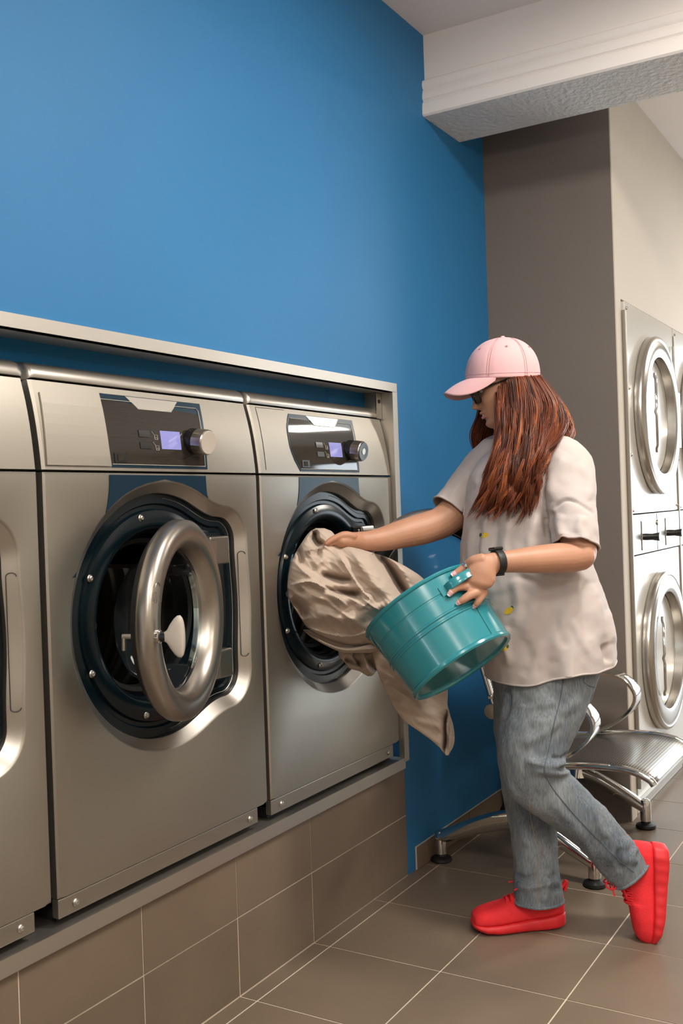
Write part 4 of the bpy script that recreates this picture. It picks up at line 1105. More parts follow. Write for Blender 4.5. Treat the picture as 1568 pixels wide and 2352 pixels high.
# far hand: palm, thumb on top, fingers diving into the cloth
limb([(828, 1243, 2.818, 21, 0.024), (808, 1242, 2.803, 20, 0.030), (788, 1243, 2.79, 19, 0.034), (775, 1245, 2.783, 16, 0.034)], mb=body)
limb([(812, 1232, 2.78, 9, 0.013), (792, 1229, 2.768, 9.5, 0.012), (774, 1234, 2.76, 8, 0.0105), (758, 1242, 2.753, 7, 0.009), (748, 1249, 2.75, 5, 0.007)], n=14, m=24, mb=body)
for k, (dx, dy, dd) in enumerate(((0, 0, 0.0), (1, 6, 0.016), (3, 11, 0.034), (7, 15, 0.051))):
    limb([(780 + dx, 1242 + dy, 2.768 + dd, 8.5, 0.009), (763 + dx, 1245 + dy, 2.763 + dd, 8, 0.0085), (748 + dx, 1255 + dy, 2.765 + dd, 7.5, 0.008), (742 + dx, 1267 + dy, 2.775 + dd, 6.5, 0.0075)], n=14, m=22, mb=body)
# near hand: back of the hand and five fingers round the bucket handle
def bd(x, y, off): return bucket_depth(x, y) - off
HW = 2.515
limb([(1136, 1293, 2.524, 24, 0.022), (1122, 1299, 2.518, 28, 0.021), (1110, 1311, 2.512, 33, 0.020), (1103, 1326, 2.509, 35, 0.018), (1100, 1340, 2.506, 31, 0.016)], n=28, m=26, mb=body)
TIPS = {}
def finger(name, st):
    limb(st, n=16, m=30, mb=body); TIPS[name] = st
finger('thumb', [(1108, 1285, 2.515, 15, 0.016), (1088, 1289, 2.518, 13.5, 0.014), (1073, 1298, 2.530, 11, 0.012), (1060, 1308, 2.530, 9.5, 0.010), (1048, 1316, 2.529, 8.5, 0.009), (1041, 1320, 2.528, 7, 0.007)])
finger('index', [(1106, 1322, 2.515, 13, 0.013), (1090, 1330, 2.528, 11, 0.011), (1074, 1337, 2.536, 9.5, 0.0095), (1058, 1343, 2.536, 8.5, 0.0085), (1048, 1348, 2.535, 7, 0.007)])
finger('middle', [(1104, 1350, 2.516, 12, 0.012), (1085, 1350, 2.509, 11.5, 0.0105), (1066, 1347, 2.508, 10.5, 0.010), (1050, 1349, 2.501, 9.5, 0.0092), (1039, 1357, 2.496, 8.5, 0.0085), (1033, 1364, 2.496, 7, 0.007)])
finger('ring', [(1107, 1358, 2.514, 11, 0.011), (1093, 1362, 2.501, 11, 0.0105), (1079, 1367, 2.494, 10.5, 0.0098), (1067, 1375, 2.490, 9.5, 0.009), (1058, 1381, 2.490, 8, 0.008), (1054, 1384, 2.492, 6.5, 0.0065)])
finger('little', [(1112, 1358, 2.518, 10, 0.0105), (1106, 1368, 2.509, 9.5, 0.0095), (1100, 1378, 2.504, 8.5, 0.0085), (1094, 1387, 2.504, 7.5, 0.0075), (1091, 1391, 2.507, 6, 0.006)])
# legs and feet inside jeans and shoes
limb([(1270, 1560, 2.79, 66, 0.08), (1250, 1650, 2.765, 62, 0.075), (1230, 1740, 2.745, 52, 0.062), (1232, 1790, 2.74, 48, 0.058)], mb=body)
limb([(1232, 1785, 2.74, 46, 0.056), (1296, 1838, 2.745, 40, 0.050), (1355, 1897, 2.755, 36, 0.045), (1410, 1960, 2.765, 30, 0.036), (1445, 2000, 2.77, 27, 0.031), (1474, 2025, 2.77, 20, 0.022), (1488, 2060, 2.765, 14, 0.018), (1494, 2090, 2.76, 9, 0.015)], mb=body)
limb([(1225, 1570, 2.93, 66, 0.085), (1215, 1680, 2.92, 58, 0.072), (1212, 1790, 2.90, 46, 0.056), (1222, 1880, 2.88, 40, 0.050), (1232, 1970, 2.855, 33, 0.038), (1240, 2040, 2.838, 22, 0.026), (1246, 2075, 2.835, 14, 0.016)], mb=body)
heel = on_plane(1304, 2134, 2, 0.0) + 0.034 * VH
toe_dir = -UH - 0.10 * VH
toe_dir /= np.linalg.norm(toe_dir)
def station(p, hp_, hm):
    q, d = to_px(np.array([p])); return (q[0][0], q[0][1], d[0], hp_, hm)
fo = np.array((heel[0], heel[1], 0.0))
limb([station(fo + toe_dir * 0.05 + ZZ * 0.058, 9, 0.014), station(fo + toe_dir * 0.09 + ZZ * 0.060, 10, 0.015), station(fo + toe_dir * 0.14 + ZZ * 0.052, 8, 0.015), station(fo + toe_dir * 0.19 + ZZ * 0.042, 6, 0.014)], mb=body)
me = remesh(body, 0.0028, 3)
skin = link(me, 'body', M_SKIN, person)

# nails of the near hand, set on the camera side of the finger tips
def nail(name, w, white=True):
    st = TIPS[name]; a, b_ = np.array(st[-2], float), np.array(st[-1], float)
    A = catmull([np.array(s, float) for s in st], 30)
    i0, i1 = (24, 29)
    p0 = at(*A[i0][:3]); p1 = at(*A[i1][:3])
    t = p1 - p0; t /= np.linalg.norm(t)
    p1 = p1 + t * 0.006
    v = (p0 - CAM) / np.linalg.norm(p0 - CAM)
    up = -v + 0.2 * D_ * -1; up -= t * (up @ t); up /= np.linalg.norm(up)
    sd = np.cross(t, up)
    mb = MB(); mb2 = MB()
    def surf(u0, u1, lift):
        vs = []; fs = []
        for i in range(7):
            u = u0 + (u1 - u0) * i / 6
            c = p0 + (p1 - p0) * u
            rad = A[i0][4] * (1 - 0.12 * u)
            for j in range(7):
                q = -1 + 2 * j / 6; an = q * 1.05
                wv = w * (1 - 0.25 * max(0, (u - 0.75)) / 0.25 * abs(q))
                vs.append(c + up * (rad * math.cos(an) + lift) * 1.0 + sd * rad * math.sin(an) * wv)
        for i in range(6):
            for j in range(6):
                a_ = i * 7 + j; fs.append((a_, a_ + 1, a_ + 8, a_ + 7))
        return vs, fs
    o = mb.add(*surf(0.05, 0.80, 0.0008)).build('nail', M_NAIL, skin)
    o.modifiers.new('s', 'SOLIDIFY').thickness = 0.0008
    if white:
        o2 = mb2.add(*surf(0.79, 1.05, 0.0008)).build('nail_tip', M_NAILTIP, skin)
        o2.modifiers.new('s', 'SOLIDIFY').thickness = 0.0008
for nm in ('thumb', 'middle', 'ring', 'little'): nail(nm, 1.0)
# lips and eyes
lp = MB()
for zc, th, hw in ((-0.0575, 0.0036, 0.021), (-0.0690, 0.0042, 0.019)):
    P = []; rad = []
    for q in np.linspace(-1, 1, 17):
        P.append(hp(0.0905 - 0.011 * q * q - (0.0 if zc > -0.06 else 0.0005), hw * q, zc + 0.002 * (1 - abs(q)) * (1 if zc > -0.06 else -0.4))); rad.append(th * (1 - 0.85 * q * q) + 0.0004)
    lp.tube(P, rad, 10)
lp.build('lips', M_LIP, skin)
tt_ = MB()
tt_.tube([hp(0.0875 - 0.011 * q * q, 0.016 * q, -0.0632) for q in np.linspace(-1, 1, 11)], 0.0022, 8)
tt_.build('teeth', M_NAILTIP, skin)
for sg in (-1, 1):
    e_c = hp(0.068, sg * 0.031, 0.004)
    MB().lathe([(0.0005, -0.012)] + [(0.012 * math.sin(a), -0.012 * math.cos(a)) for a in np.linspace(0.2, math.pi - 0.2, 9)] + [(0.0005, 0.012)], e_c, h_f, 18).build('eye', M_EYE, skin)
    MB().lathe([(0.0005, 0.0122), (0.0055, 0.0112), (0.0056, 0.0105)], e_c, h_f, 16).build('iris', M_FRAME, skin)

# ------------------------------------------------------------------ jeans
jn = MB()
rings_h([(1470, 1128, 1378, 2.86, 0.165), (1520, 1126, 1378, 2.86, 0.172), (1560, 1130, 1366, 2.86, 0.175), (1600, 1140, 1350, 2.86, 0.170), (1640, 1150, 1325, 2.855, 0.15), (1670, 1165, 1295, 2.85, 0.12)], mb=jn)
limb([(1262, 1520, 2.80, 100, 0.105), (1258, 1560, 2.79, 103, 0.108), (1246, 1620, 2.775, 97, 0.102), (1228, 1690, 2.755, 84, 0.092), (1222, 1745, 2.745, 76, 0.084), (1236, 1792, 2.745, 70, 0.078), (1272, 1826, 2.748, 63, 0.072), (1312, 1860, 2.752, 58, 0.066),
      (1358, 1902, 2.758, 54, 0.062), (1400, 1948, 2.765, 52, 0.058), (1432, 1985, 2.77, 52, 0.057), (1450, 2005, 2.772, 52, 0.057), (1464, 2022, 2.772, 52, 0.057)], m=64, n=40, mb=jn)
limb([(1222, 1540, 2.93, 84, 0.10), (1212, 1640, 2.92, 80, 0.095), (1207, 1720, 2.91, 68, 0.085), (1208, 1790, 2.90, 60, 0.076), (1217, 1850, 2.89, 56, 0.068), (1226, 1920, 2.872, 52, 0.063), (1231, 1980, 2.855, 51, 0.060), (1234, 2030, 2.842, 54, 0.062), (1236, 2062, 2.836, 55, 0.064), (1236, 2100, 2.832, 55, 0.064)], m=64, n=40, mb=jn)
me = remesh(jn, 0.0045, 3)
cuff_n = at(1445, 2000, 2.77); cn = at(1464, 2022, 2.772) - at(1432, 1985, 2.77); cn /= np.linalg.norm(cn)
cuff_f = at(1236, 2066, 2.836)
fold_mesh(me, [
    ([(1300, 1742), (1270, 1755), (1235, 1752), (1205, 1745)], 0.016, 11, 'r'), ([(1318, 1765), (1285, 1775), (1250, 1772), (1215, 1768)], 0.013, 10, 'r'), ([(1310, 1752), (1296, 1765), (1275, 1764)], -0.012, 6, 'r'), ([(1305, 1730), (1290, 1742), (1262, 1742)], -0.010, 6, 'r'),
    ([(1290, 1650), (1240, 1690), (1190, 1712)], 0.008, 12, 'r'), ([(1330, 1600), (1280, 1640), (1220, 1668)], 0.007, 14, 'r'), ([(1280, 1610), (1230, 1622), (1180, 1615)], 0.006, 10, 'r'), ([(1180, 1580), (1200, 1610), (1250, 1630)], -0.006, 12, 'r'),
    ([(1345, 1840), (1370, 1880), (1385, 1930)], 0.008, 10, 'r'), ([(1395, 1900), (1405, 1945), (1400, 1990)], 0.010, 10, 'r'), ([(1440, 1925), (1430, 1955), (1440, 1985)], 0.012, 9, 'r'), ([(1462, 1945), (1450, 1968), (1460, 1985)], 0.010, 7, 'r'), ([(1425, 1945), (1418, 1975), (1428, 2005)], -0.010, 7, 'r'),
    ([(1270, 1850), (1320, 1900), (1370, 1975)], 0.006, 10, 'r'),
    ([(1180, 1860), (1200, 1920), (1225, 1950)], 0.007, 10, 'r'), ([(1275, 1940), (1262, 1980), (1270, 2010)], 0.010, 9, 'r'), ([(1185, 2030), (1215, 2040), (1250, 2030), (1283, 2022)], 0.012, 9, 'r'), ([(1180, 2010), (1205, 2018), (1232, 2008)], -0.009, 7, 'r'), ([(1290, 2045), (1268, 2040), (1262, 2010)], -0.010, 7, 'r'), ([(1245, 2000), (1255, 2040), (1245, 2075)], 0.008, 8, 'r'),
    ([(1165, 1800), (1180, 1850), (1195, 1880)], 0.007, 9, 'r'),
    ([(1150, 1560), (1165, 1600), (1158, 1650)], -0.010, 8, 'r')], 1.3)
noise_mesh(me, 0.0045, 22, 1.0, (1, 1, 0.6))
noise_mesh(me, 0.002, 60, 4.0, (1, 1, 0.5))
cut(me, cuff_n + 0.004 * cn, cn, lambda c: (c - Vector(at(1455, 2010, 2.77))).length < 0.12)
cut(me, cuff_f, (0.0, 0, -1), lambda c: c.z < cuff_f[2] + 0.02 and (c - Vector(cuff_f)).length < 0.13)
jeans = link(me, 'jeans', M_DENIM, person, 0.0035, -1)
dg = bpy.context.evaluated_depsgraph_get()
def hit(o, px, py):
    """where a photo pixel's viewing line meets an object"""
    d = ray((px, py)); d /= np.linalg.norm(d)
    off = np.zeros(3); p = o.parent
    while p is not None: off = off + np.array(p.location); p = p.parent
    ok, loc, nor, _ = o.ray_cast(Vector(CAM - off), Vector(d), depsgraph=dg)
    if not ok: return None, None
    return np.array(loc) + off, np.array(nor)
def seam(o, line, name, m, rad=0.0009, n=30, lift=0.0006, mb=None):
    pts = []
    for q in catmull([np.array(p, float) for p in line], n):
        p, nr = hit(o, q[0], q[1])
        if p is not None: pts.append(p + nr * lift)
    seg = [pts[0]] if pts else []
    for a, b_ in zip(pts[:-1], pts[1:]):
        if np.linalg.norm(b_ - a) < 0.06: seg.append(b_)
    if len(seg) > 3:
        own = mb is None
        mb = mb or MB(); mb.tube(seg, rad, 6)
        if own: return mb.build(name, m, o)
seam(jeans, [(1293, 1562), (1285, 1610), (1270, 1670), (1258, 1730), (1250, 1765), (1262, 1800), (1300, 1850), (1350, 1905), (1390, 1945), (1420, 1975), (1455, 2003)], 'side_seam', M_DENIMSEAM, 0.0014, 70)
seam(jeans, [(1215, 1838), (1218, 1880), (1228, 1920), (1240, 1945), (1236, 1985), (1228, 2010), (1238, 2035), (1232, 2078)], 'inner_seam', M_STITCH, 0.0012, 44)
seam(jeans, [(1341, 1556), (1340, 1566), (1352, 1575), (1366, 1578)], 'pocket_seam', M_DENIMSEAM, 0.0012, 16)
# hems: thick ring at each cuff
def hem_ring(me_o, test, name, m, rad):
    bm = bmesh.new(); bm.from_mesh(me_o.data)
    es = [e for e in bm.edges if e.is_boundary and test((e.verts[0].co + e.verts[1].co) / 2)]
    if not es: bm.free(); return
    nxt = {}
    for e in es:
        a, b_ = e.verts; nxt.setdefault(a, []).append(b_); nxt.setdefault(b_, []).append(a)
    start = es[0].verts[0]; path = [start]; prev = None; cur = start
    while True:
        c = [q for q in nxt[cur] if q is not prev]
        if not c: break
        prev, cur = cur, c[0]
        if cur is start or len(path) > 4000: break
        path.append(cur)
    P = np.array([v.co for v in path]); bm.free()
    k = max(1, len(P) // 90)
    P = P[::k]
    P = np.array([(P[i - 1] + P[i] + P[(i + 1) % len(P)]) / 3 for i in range(len(P))])
    P = np.vstack([P, P[:1]])
    MB().tube(P, rad, 8).build(name, m, me_o, world=False)
off_p = np.array(person.location)
hem_ring(jeans, lambda c: (np.array(c) + off_p)[2] < 0.35 and np.linalg.norm(np.array(c) + off_p - cuff_f) < 0.14, 'hem', M_DENIM, 0.0045)
hem_ring(jeans, lambda c: np.linalg.norm(np.array(c) + off_p - cuff_n) < 0.12, 'hem', M_DENIM, 0.0040)

# ------------------------------------------------------------------ T-shirt
ts = MB()
rings_h([(1000, 1190, 1262, 2.865, 0.055), (1012, 1160, 1292, 2.86, 0.085), (1030, 1128, 1322, 2.86, 0.13), (1060, 1096, 1340, 2.86, 0.165), (1100, 1078, 1338, 2.86, 0.175), (1150, 1068, 1334, 2.86, 0.178), (1200, 1062, 1332, 2.86, 0.176), (1260, 1057, 1342, 2.86, 0.174), (1320, 1054, 1364, 2.86, 0.176),
         (1380, 1056, 1386, 2.86, 0.182), (1440, 1074, 1402, 2.86, 0.190), (1490, 1095, 1408, 2.86, 0.196), (1525, 1110, 1406, 2.86, 0.198), (1560, 1116, 1402, 2.86, 0.198), (1600, 1120, 1398, 2.86, 0.198)], m=60, n=72, mb=ts)
# near sleeve and far sleeve
limb([(1268, 1052, 2.80, 56, 0.085), (1296, 1072, 2.745, 64, 0.078), (1306, 1120, 2.71, 62, 0.070), (1312, 1170, 2.675, 57, 0.066), (1318, 1215, 2.650, 55, 0.063), (1323, 1255, 2.635, 54, 0.062), (1328, 1290, 2.62, 54, 0.062)], mb=ts, n=36)
limb([(1150, 1050, 2.94, 58, 0.075), (1115, 1085, 2.96, 58, 0.070), (1080, 1128, 2.965, 55, 0.064), (1050, 1164, 2.955, 53, 0.060), (1022, 1195, 2.935, 52, 0.058)], mb=ts, n=32)
me = remesh(ts, 0.0045, 5)
fold_mesh(me, [
    ([(1262, 1178), (1280, 1158), (1305, 1148), (1335, 1160), (1366, 1182)], -0.007, 4, 'r'),
    ([(1262, 1172), (1258, 1200), (1266, 1235)], -0.016, 9, 'r'), ([(1290, 1180), (1285, 1210), (1300, 1240)], 0.008, 10, 'r'), ([(1335, 1185), (1330, 1215), (1345, 1245)], 0.007, 10, 'r'), ([(1280, 1225), (1310, 1236), (1350, 1242)], 0.006, 8, 'r'),
    ([(1330, 1060), (1350, 1100), (1356, 1150)], 0.006, 12, 'r'), ([(1300, 1040), (1270, 1090), (1258, 1150)], 0.007, 14, 'r'),
    ([(1230, 1180), (1215, 1250), (1225, 1290)], 0.008, 12, 'r'), ([(1170, 1190), (1160, 1250), (1166, 1300)], 0.007, 10, 'r'), ([(1120, 1180), (1112, 1240), (1110, 1290)], 0.008, 9, 'r'), ([(1085, 1200), (1080, 1250), (1078, 1300)], 0.007, 8, 'r'), ([(1140, 1190), (1136, 1250), (1140, 1290)], -0.007, 8, 'r'), ([(1100, 1200), (1096, 1250), (1094, 1290)], -0.006, 7, 'r'),
    ([(1330, 1310), (1310, 1380), (1285, 1450), (1270, 1520)], 0.009, 15, 'r'), ([(1345, 1330), (1340, 1400), (1352, 1470)], -0.008, 13, 'r'), ([(1362, 1340), (1375, 1410), (1392, 1480)], 0.009, 12, 'r'),
    ([(1245, 1330), (1225, 1400), (1200, 1470)], 0.007, 16, 'r'), ([(1270, 1400), (1282, 1450), (1300, 1490)], -0.007, 11, 'r'), ([(1180, 1330), (1190, 1390), (1182, 1440)], 0.008, 13, 'r'), ([(1310, 1420), (1330, 1460), (1350, 1500)], 0.006, 10, 'r'), ([(1200, 1470), (1215, 1510), (1200, 1550)], -0.007, 12, 'r'), ([(1165, 1440), (1160, 1480), (1170, 1530)], 0.009, 9, 'r'), ([(1240, 1320), (1290, 1330), (1340, 1318)], 0.006, 9, 'r'), ([(1180, 1320), (1240, 1340), (1300, 1345)], -0.006, 9, 'r'),
    ([(1398, 1400), (1404, 1440), (1408, 1476)], 0.014, 8, 'r'), ([(1388, 1478), (1394, 1500), (1398, 1520)], -0.012, 7, 'r'),
    ([(1080, 1085), (1050, 1120), (1030, 1145)], 0.006, 9, 'r'), ([(1090, 1110), (1070, 1145), (1055, 1170)], -0.006, 8, 'r')], 1.2)
noise_mesh(me, 0.0045, 13, 2.0)
noise_mesh(me, 0.0018, 40, 6.0)
z_hem = at(1258, 1533, 2.86)[2]
hc_ = at(1258, 1533, 2.86)
cut(me, (hc_[0], hc_[1], z_hem), tuple(np.array((0.0, 0, -1)) + 0.13 * UH))
V = get_v(me)
u_ = (V - hc_) @ UH; w_ = (V - hc_) @ VH
wt_ = np.clip(1 - (V[:, 2] - z_hem) / 0.16, 0, 1) ** 1.5
V = V + (wt_ * (0.010 * np.sin(u_ * 38 + 0.6) + 0.007 * np.sin(u_ * 75 + w_ * 30)))[:, None] * (-VH) + (wt_ * 0.006 * np.sin(u_ * 30 + 1.0))[:, None] * ZZ
set_v(me, V)
sl_c = at(1320, 1254, 2.635); sl_d = np.array(at(1330, 1290, 2.62)) - np.array(at(1312, 1200, 2.655)); sl_d /= np.linalg.norm(sl_d)
sl_d = sl_d + 0.26 * -UH * -1 * -1; sl_d /= np.linalg.norm(sl_d)
def in_sleeve(c):
    q = np.array(c) - sl_c; ax0 = at(1328, 1290, 2.62) - at(1312, 1170, 2.675); ax0 /= np.linalg.norm(ax0)
    h = q @ ax0
    return -0.06 < h < 0.12 and np.linalg.norm(q - h * ax0) < 0.072 and (np.array(c) - CAM) @ F_ < 2.72
cut(me, sl_c, sl_d, in_sleeve)
sf_c = at(1039, 1178, 2.947); sf_d = at(1022, 1195, 2.935) - at(1060, 1152, 2.958); sf_d /= np.linalg.norm(sf_d)
cut(me, sf_c, sf_d, lambda c: (c - Vector(at(1025, 1192, 2.94))).length < 0.095)
shirt = link(me, 't_shirt', M_SHIRT, person, 0.003, -1)
hem_ring(shirt, lambda c: c[2] < z_hem + 0.06, 'hem', M_SHIRT, 0.0028)
hem_ring(shirt, lambda c: np.linalg.norm(np.array(c) + off_p - sl_c) < 0.1 and (np.array(c) + off_p)[2] > z_hem + 0.1, 'sleeve_hem', M_SHIRT, 0.0028)
hem_ring(shirt, lambda c: np.linalg.norm(np.array(c) + off_p - sf_c) < 0.1, 'sleeve_hem', M_SHIRT, 0.0028)
dg = bpy.context.evaluated_depsgraph_get()
# printed lemons
for (lx, ly, an, w, h) in ((1155, 1152, -0.3, 10, 6.5), (1112, 1229, -0.2, 9, 6), (1168, 1403, -0.6, 10.5, 7), (1157, 1489, -0.3, 9, 6), (1225, 1128, 0.4, 8, 6)):
    p, nr = hit(shirt, lx, ly)
    if p is None: continue
    def dec(cx, cy, rw, rh, m, nm, ang):
        vs = []; ring_n = 18
        c0, n0 = hit(shirt, cx, cy)
        if c0 is None: return
        vs = [c0 + n0 * 0.0009]
        for k in range(ring_n):
            t = 2 * math.pi * k / ring_n
            r_ = 1 + 0.13 * (abs(math.cos(t)) ** 8)
            ex, ey = rw * r_ * math.cos(t), rh * math.sin(t)
            q, n1 = hit(shirt, cx + ex * math.cos(ang) - ey * math.sin(ang), cy + ex * math.sin(ang) + ey * math.cos(ang))
            if q is None or np.linalg.norm(q - c0) > 0.03: q, n1 = c0, n0
            vs.append(q + n1 * 0.0009)
        MB().add(vs, [(0, 1 + k, 1 + (k + 1) % ring_n) for k in range(ring_n)]).build(nm, m, shirt, fixn=False)
    dec(lx, ly, w, h, M_YELLOW, 'lemon_print', an)
    s_ = -1 if an > -0.25 else 1
    dec(lx + s_ * w * 0.95 * math.cos(an), ly + s_ * w * 0.95 * math.sin(an) - 2, 2.6, 4.6, M_GREEN, 'leaf_print', an + 0.4)

# ------------------------------------------------------------------ shoes
def make_shoe(name_root, O, f, up, L=0.268, tall=1.0, bend=0.0):
    """O = point under the heel on the sole, f = towards the toe, up = away from the sole"""
    f = np.array(f, float); f /= np.linalg.norm(f); up = np.array(up, float); up -= f * (up @ f); up /= np.linalg.norm(up)
    s = np.cross(up, f)
    def pt(x, y, z):
        z = z * tall
        if bend and x > 0.70:
            a = bend * (x - 0.70) / 0.30
            dx = (x - 0.70) * L
            return O + f * (0.70 * L + dx * math.cos(a * 0.6) - z * math.sin(a) * 0.6) + up * (z * math.cos(a) + dx * math.sin(a * 0.6)) + s * y
        return O + f * (x * L) + up * z + s * y
    X = np.linspace(0, 1, 41)
    hw = np.interp(X, [0, 0.015, 0.05, 0.12, 0.25, 0.42, 0.60, 0.74, 0.86, 0.94, 0.985, 1.0], [0.010, 0.020, 0.031, 0.038, 0.039, 0.039, 0.045, 0.049, 0.047, 0.040, 0.029, 0.020])
    sb = np.interp(X, [0, 0.06, 0.2, 0.45, 0.72, 0.88, 1.0], [0.010, 0.003, 0.0, 0.0, 0.0, 0.004, 0.016])
    stp = np.interp(X, [0, 0.1, 0.3, 0.5, 0.7, 0.88, 1.0], [0.040, 0.038, 0.033, 0.029, 0.026, 0.025, 0.027])
    top = np.interp(X, [0, 0.02, 0.06, 0.12, 0.25, 0.36, 0.44, 0.55, 0.68, 0.80, 0.90, 0.96, 1.0], [0.080, 0.100, 0.104, 0.098, 0.088, 0.090, 0.092, 0.084, 0.074, 0.067, 0.060, 0.052, 0.040])
    mb = MB(); rings = []
    for i, x in enumerate(X):
        rg = []
        w = hw[i] * 1.07
        for y, z in ((-w * 0.86, sb[i]), (-w * 0.5, sb[i] - 0.0005), (0, sb[i] - 0.0005), (w * 0.5, sb[i] - 0.0005), (w * 0.86, sb[i]), (w * 0.99, sb[i] + 0.006), (w * 1.03, (sb[i] + stp[i]) / 2), (w * 0.97, stp[i] - 0.004), (w * 0.90, stp[i]), (0, stp[i] + 0.001), (-w * 0.90, stp[i]), (-w * 0.97, stp[i] - 0.004), (-w * 1.03, (sb[i] + stp[i]) / 2), (-w * 0.99, sb[i] + 0.006)):
            rg.append(pt(x, y * (1 + 0.018 * math.sin(x * 60) * (z < stp[i] - 0.002)), z))
        rings.append(rg)
    mb.loft(rings)
    up_mb = MB(); rings = []
    for i, x in enumerate(X):
        x = 0.012 + 0.976 * x
        w = np.interp(x, X, hw) * 0.97; b0 = np.interp(x, X, stp) - 0.006; t0 = np.interp(x, X, top)
        rg = []
        n = 22
        for k in range(n):
            a = 2 * math.pi * k / n; c, sn = math.cos(a), math.sin(a)
            e = 0.72
            yy = w * np.sign(c) * abs(c) ** e
            mid = b0 + (t0 - b0) * 0.30
            zz_ = mid + (t0 - mid) * abs(sn) ** 0.9 if sn >= 0 else mid - (mid - b0) * abs(sn) ** e
            if sn > 0: yy *= 1 - 0.30 * (sn ** 2) * (x < 0.6)
            rg.append(pt(x, yy, zz_))
        rings.append(rg)
    up_mb.loft(rings)
    root = up_mb.build(name_root, M_RED, person, angle=60)
    md = root.modifiers.new('sub', 'SUBSURF'); md.levels = 1; md.render_levels = 2
    so = mb.build('sole', M_REDSOLE, root, angle=45)
    md = so.modifiers.new('sub', 'SUBSURF'); md.levels = 1; md.render_levels = 1
    # collar, tongue, laces, heel tab
    co = []
    for a in np.linspace(0, 2 * math.pi, 41):
        cx = 0.215 + 0.185 * math.cos(a); cy = 0.031 * math.sin(a)
        co.append(pt(cx, cy, np.interp(cx, [0.03, 0.1, 0.22, 0.32, 0.40], [0.106, 0.101, 0.092, 0.098, 0.108])))
    MB().tube(co, 0.0055, 10).build('collar', M_RED, root)
    sc = MB(); rg = []
    for h, sc_ in ((0.06, 0.95), (0.10, 0.92), (0.115, 0.90)):
        rg.append([pt(0.215 + 0.165 * sc_ * math.cos(a), 0.028 * sc_ * math.sin(a), h) for a in np.linspace(0, 2 * math.pi, 24, endpoint=False)])
    sc.loft(rg).build('sock', M_SOCK, root)
    tg = [[pt(x, y, z + 0.004 * (1 - (y / 0.02) ** 2)) for y in np.linspace(-0.02, 0.02, 7)] for x, z in ((0.62, 0.074), (0.54, 0.084), (0.46, 0.094), (0.40, 0.105), (0.36, 0.116), (0.34, 0.122))]
    o = MB().loft(tg, closed=False).build('tongue', M_RED, root); o.modifiers.new('s', 'SOLIDIFY').thickness = 0.004
    ht = catmull([pt(0.03, 0, 0.098), pt(0.0, 0, 0.108), pt(-0.02, 0, 0.116), pt(-0.025, 0, 0.108), pt(-0.005, 0, 0.09)], 16)
    MB().tube(ht, 0.0045, 8, flat=1.8).build('heel_tab', M_RED, root)
    lc = MB()
    for q in range(5):
        x0_ = 0.42 + q * 0.047; z0 = np.interp(x0_, X, top)
        lc.tube(catmull([pt(x0_, -0.027, z0 - 0.013), pt(x0_ + 0.012, -0.012, z0 + 0.0035), pt(x0_ + 0.022, 0.012, z0 + 0.0025), pt(x0_ + 0.03, 0.027, z0 - 0.014)], 12), 0.0024, 7)
        lc.tube(catmull([pt(x0_ + 0.03, -0.027, z0 - 0.014), pt(x0_ + 0.022, -0.012, z0 + 0.0025), pt(x0_ + 0.012, 0.012, z0 + 0.0045), pt(x0_, 0.027, z0 - 0.013)], 12), 0.0024, 7)
    lc.build('laces', M_RED, root)
    bw = MB(); kz = 0.104; kx = 0.415
    for sg in (-1, 1):
        bw.tube(catmull([pt(kx, 0, kz), pt(kx + 0.03, sg * 0.012, kz + 0.022), pt(kx + 0.075, sg * 0.024, kz + 0.026), pt(kx + 0.085, sg * 0.028, kz + 0.010), pt(kx + 0.04, sg * 0.016, kz + 0.004), pt(kx, 0, kz)], 22), 0.0024, 7)
        bw.tube(catmull([pt(kx, 0, kz), pt(kx + 0.06, sg * 0.022, kz + 0.012), pt(kx + 0.15, sg * 0.030, kz + 0.008)], 14), 0.0022, 7)
    bw.build('bow', M_RED, root)
    return root
sh1 = make_shoe('shoe', np.array((heel[0], heel[1], 0.001)), toe_dir, (0, 0, 1), tall=1.04)
# near shoe stands on its toe, heel up, sole facing backwards
O2 = at(1536, 1938, 2.765)
f2 = at(1516, 2165, 2.745) - O2
sh2 = make_shoe('shoe', O2, f2, -UH + 0.10 * VH, L=0.268, tall=1.22)
zmin = min((sh2.matrix_world @ v.co).z for v in sh2.data.vertices)

# ------------------------------------------------------------------ cap, glasses, watch, ring
cap_c = at(1154, 871, PD)
cf, cs_, cz_ = -UH, -VH, ZZ
def cp_(f, s, z): return cap_c + f * cf + s * cs_ + z * cz_
CL, CWd, CH = 0.1045, 0.090, 0.1165
def cap_pt(a, h, d=0.0):
    """a = angle from the front, h = 0..1 height"""
    r = max(1 - h ** 2.35, 0) ** (1 / 2.15)
    drop = -0.006 * (1 - h) * math.sin(a) ** 2 * (1 if math.cos(a) < 0.5 else 1)
    k = 1 + d / 0.1
    return cp_((CL * r * math.cos(a) - 0.004 * h) * k, CWd * r * math.sin(a) * k, CH * h * k + drop)
cm_ = MB()
hs = np.r_[np.linspace(0, 0.9, 26), 0.94, 0.97, 0.985, 0.995]
NA = 72
rg = [[cap_pt(2 * math.pi * k / NA, h, -0.0016 * math.exp(-(((2 * math.pi * k / NA) % (math.pi / 3)) / 0.03) ** 2)) for k in range(NA)] for h in hs]
cm_.loft(rg, (False, True))
cap_o = cm_.build('cap', M_CAP, person, angle=80)
md = cap_o.modifiers.new('solid', 'SOLIDIFY'); md.thickness = 0.003; md.offset = -1
sm_ = MB()
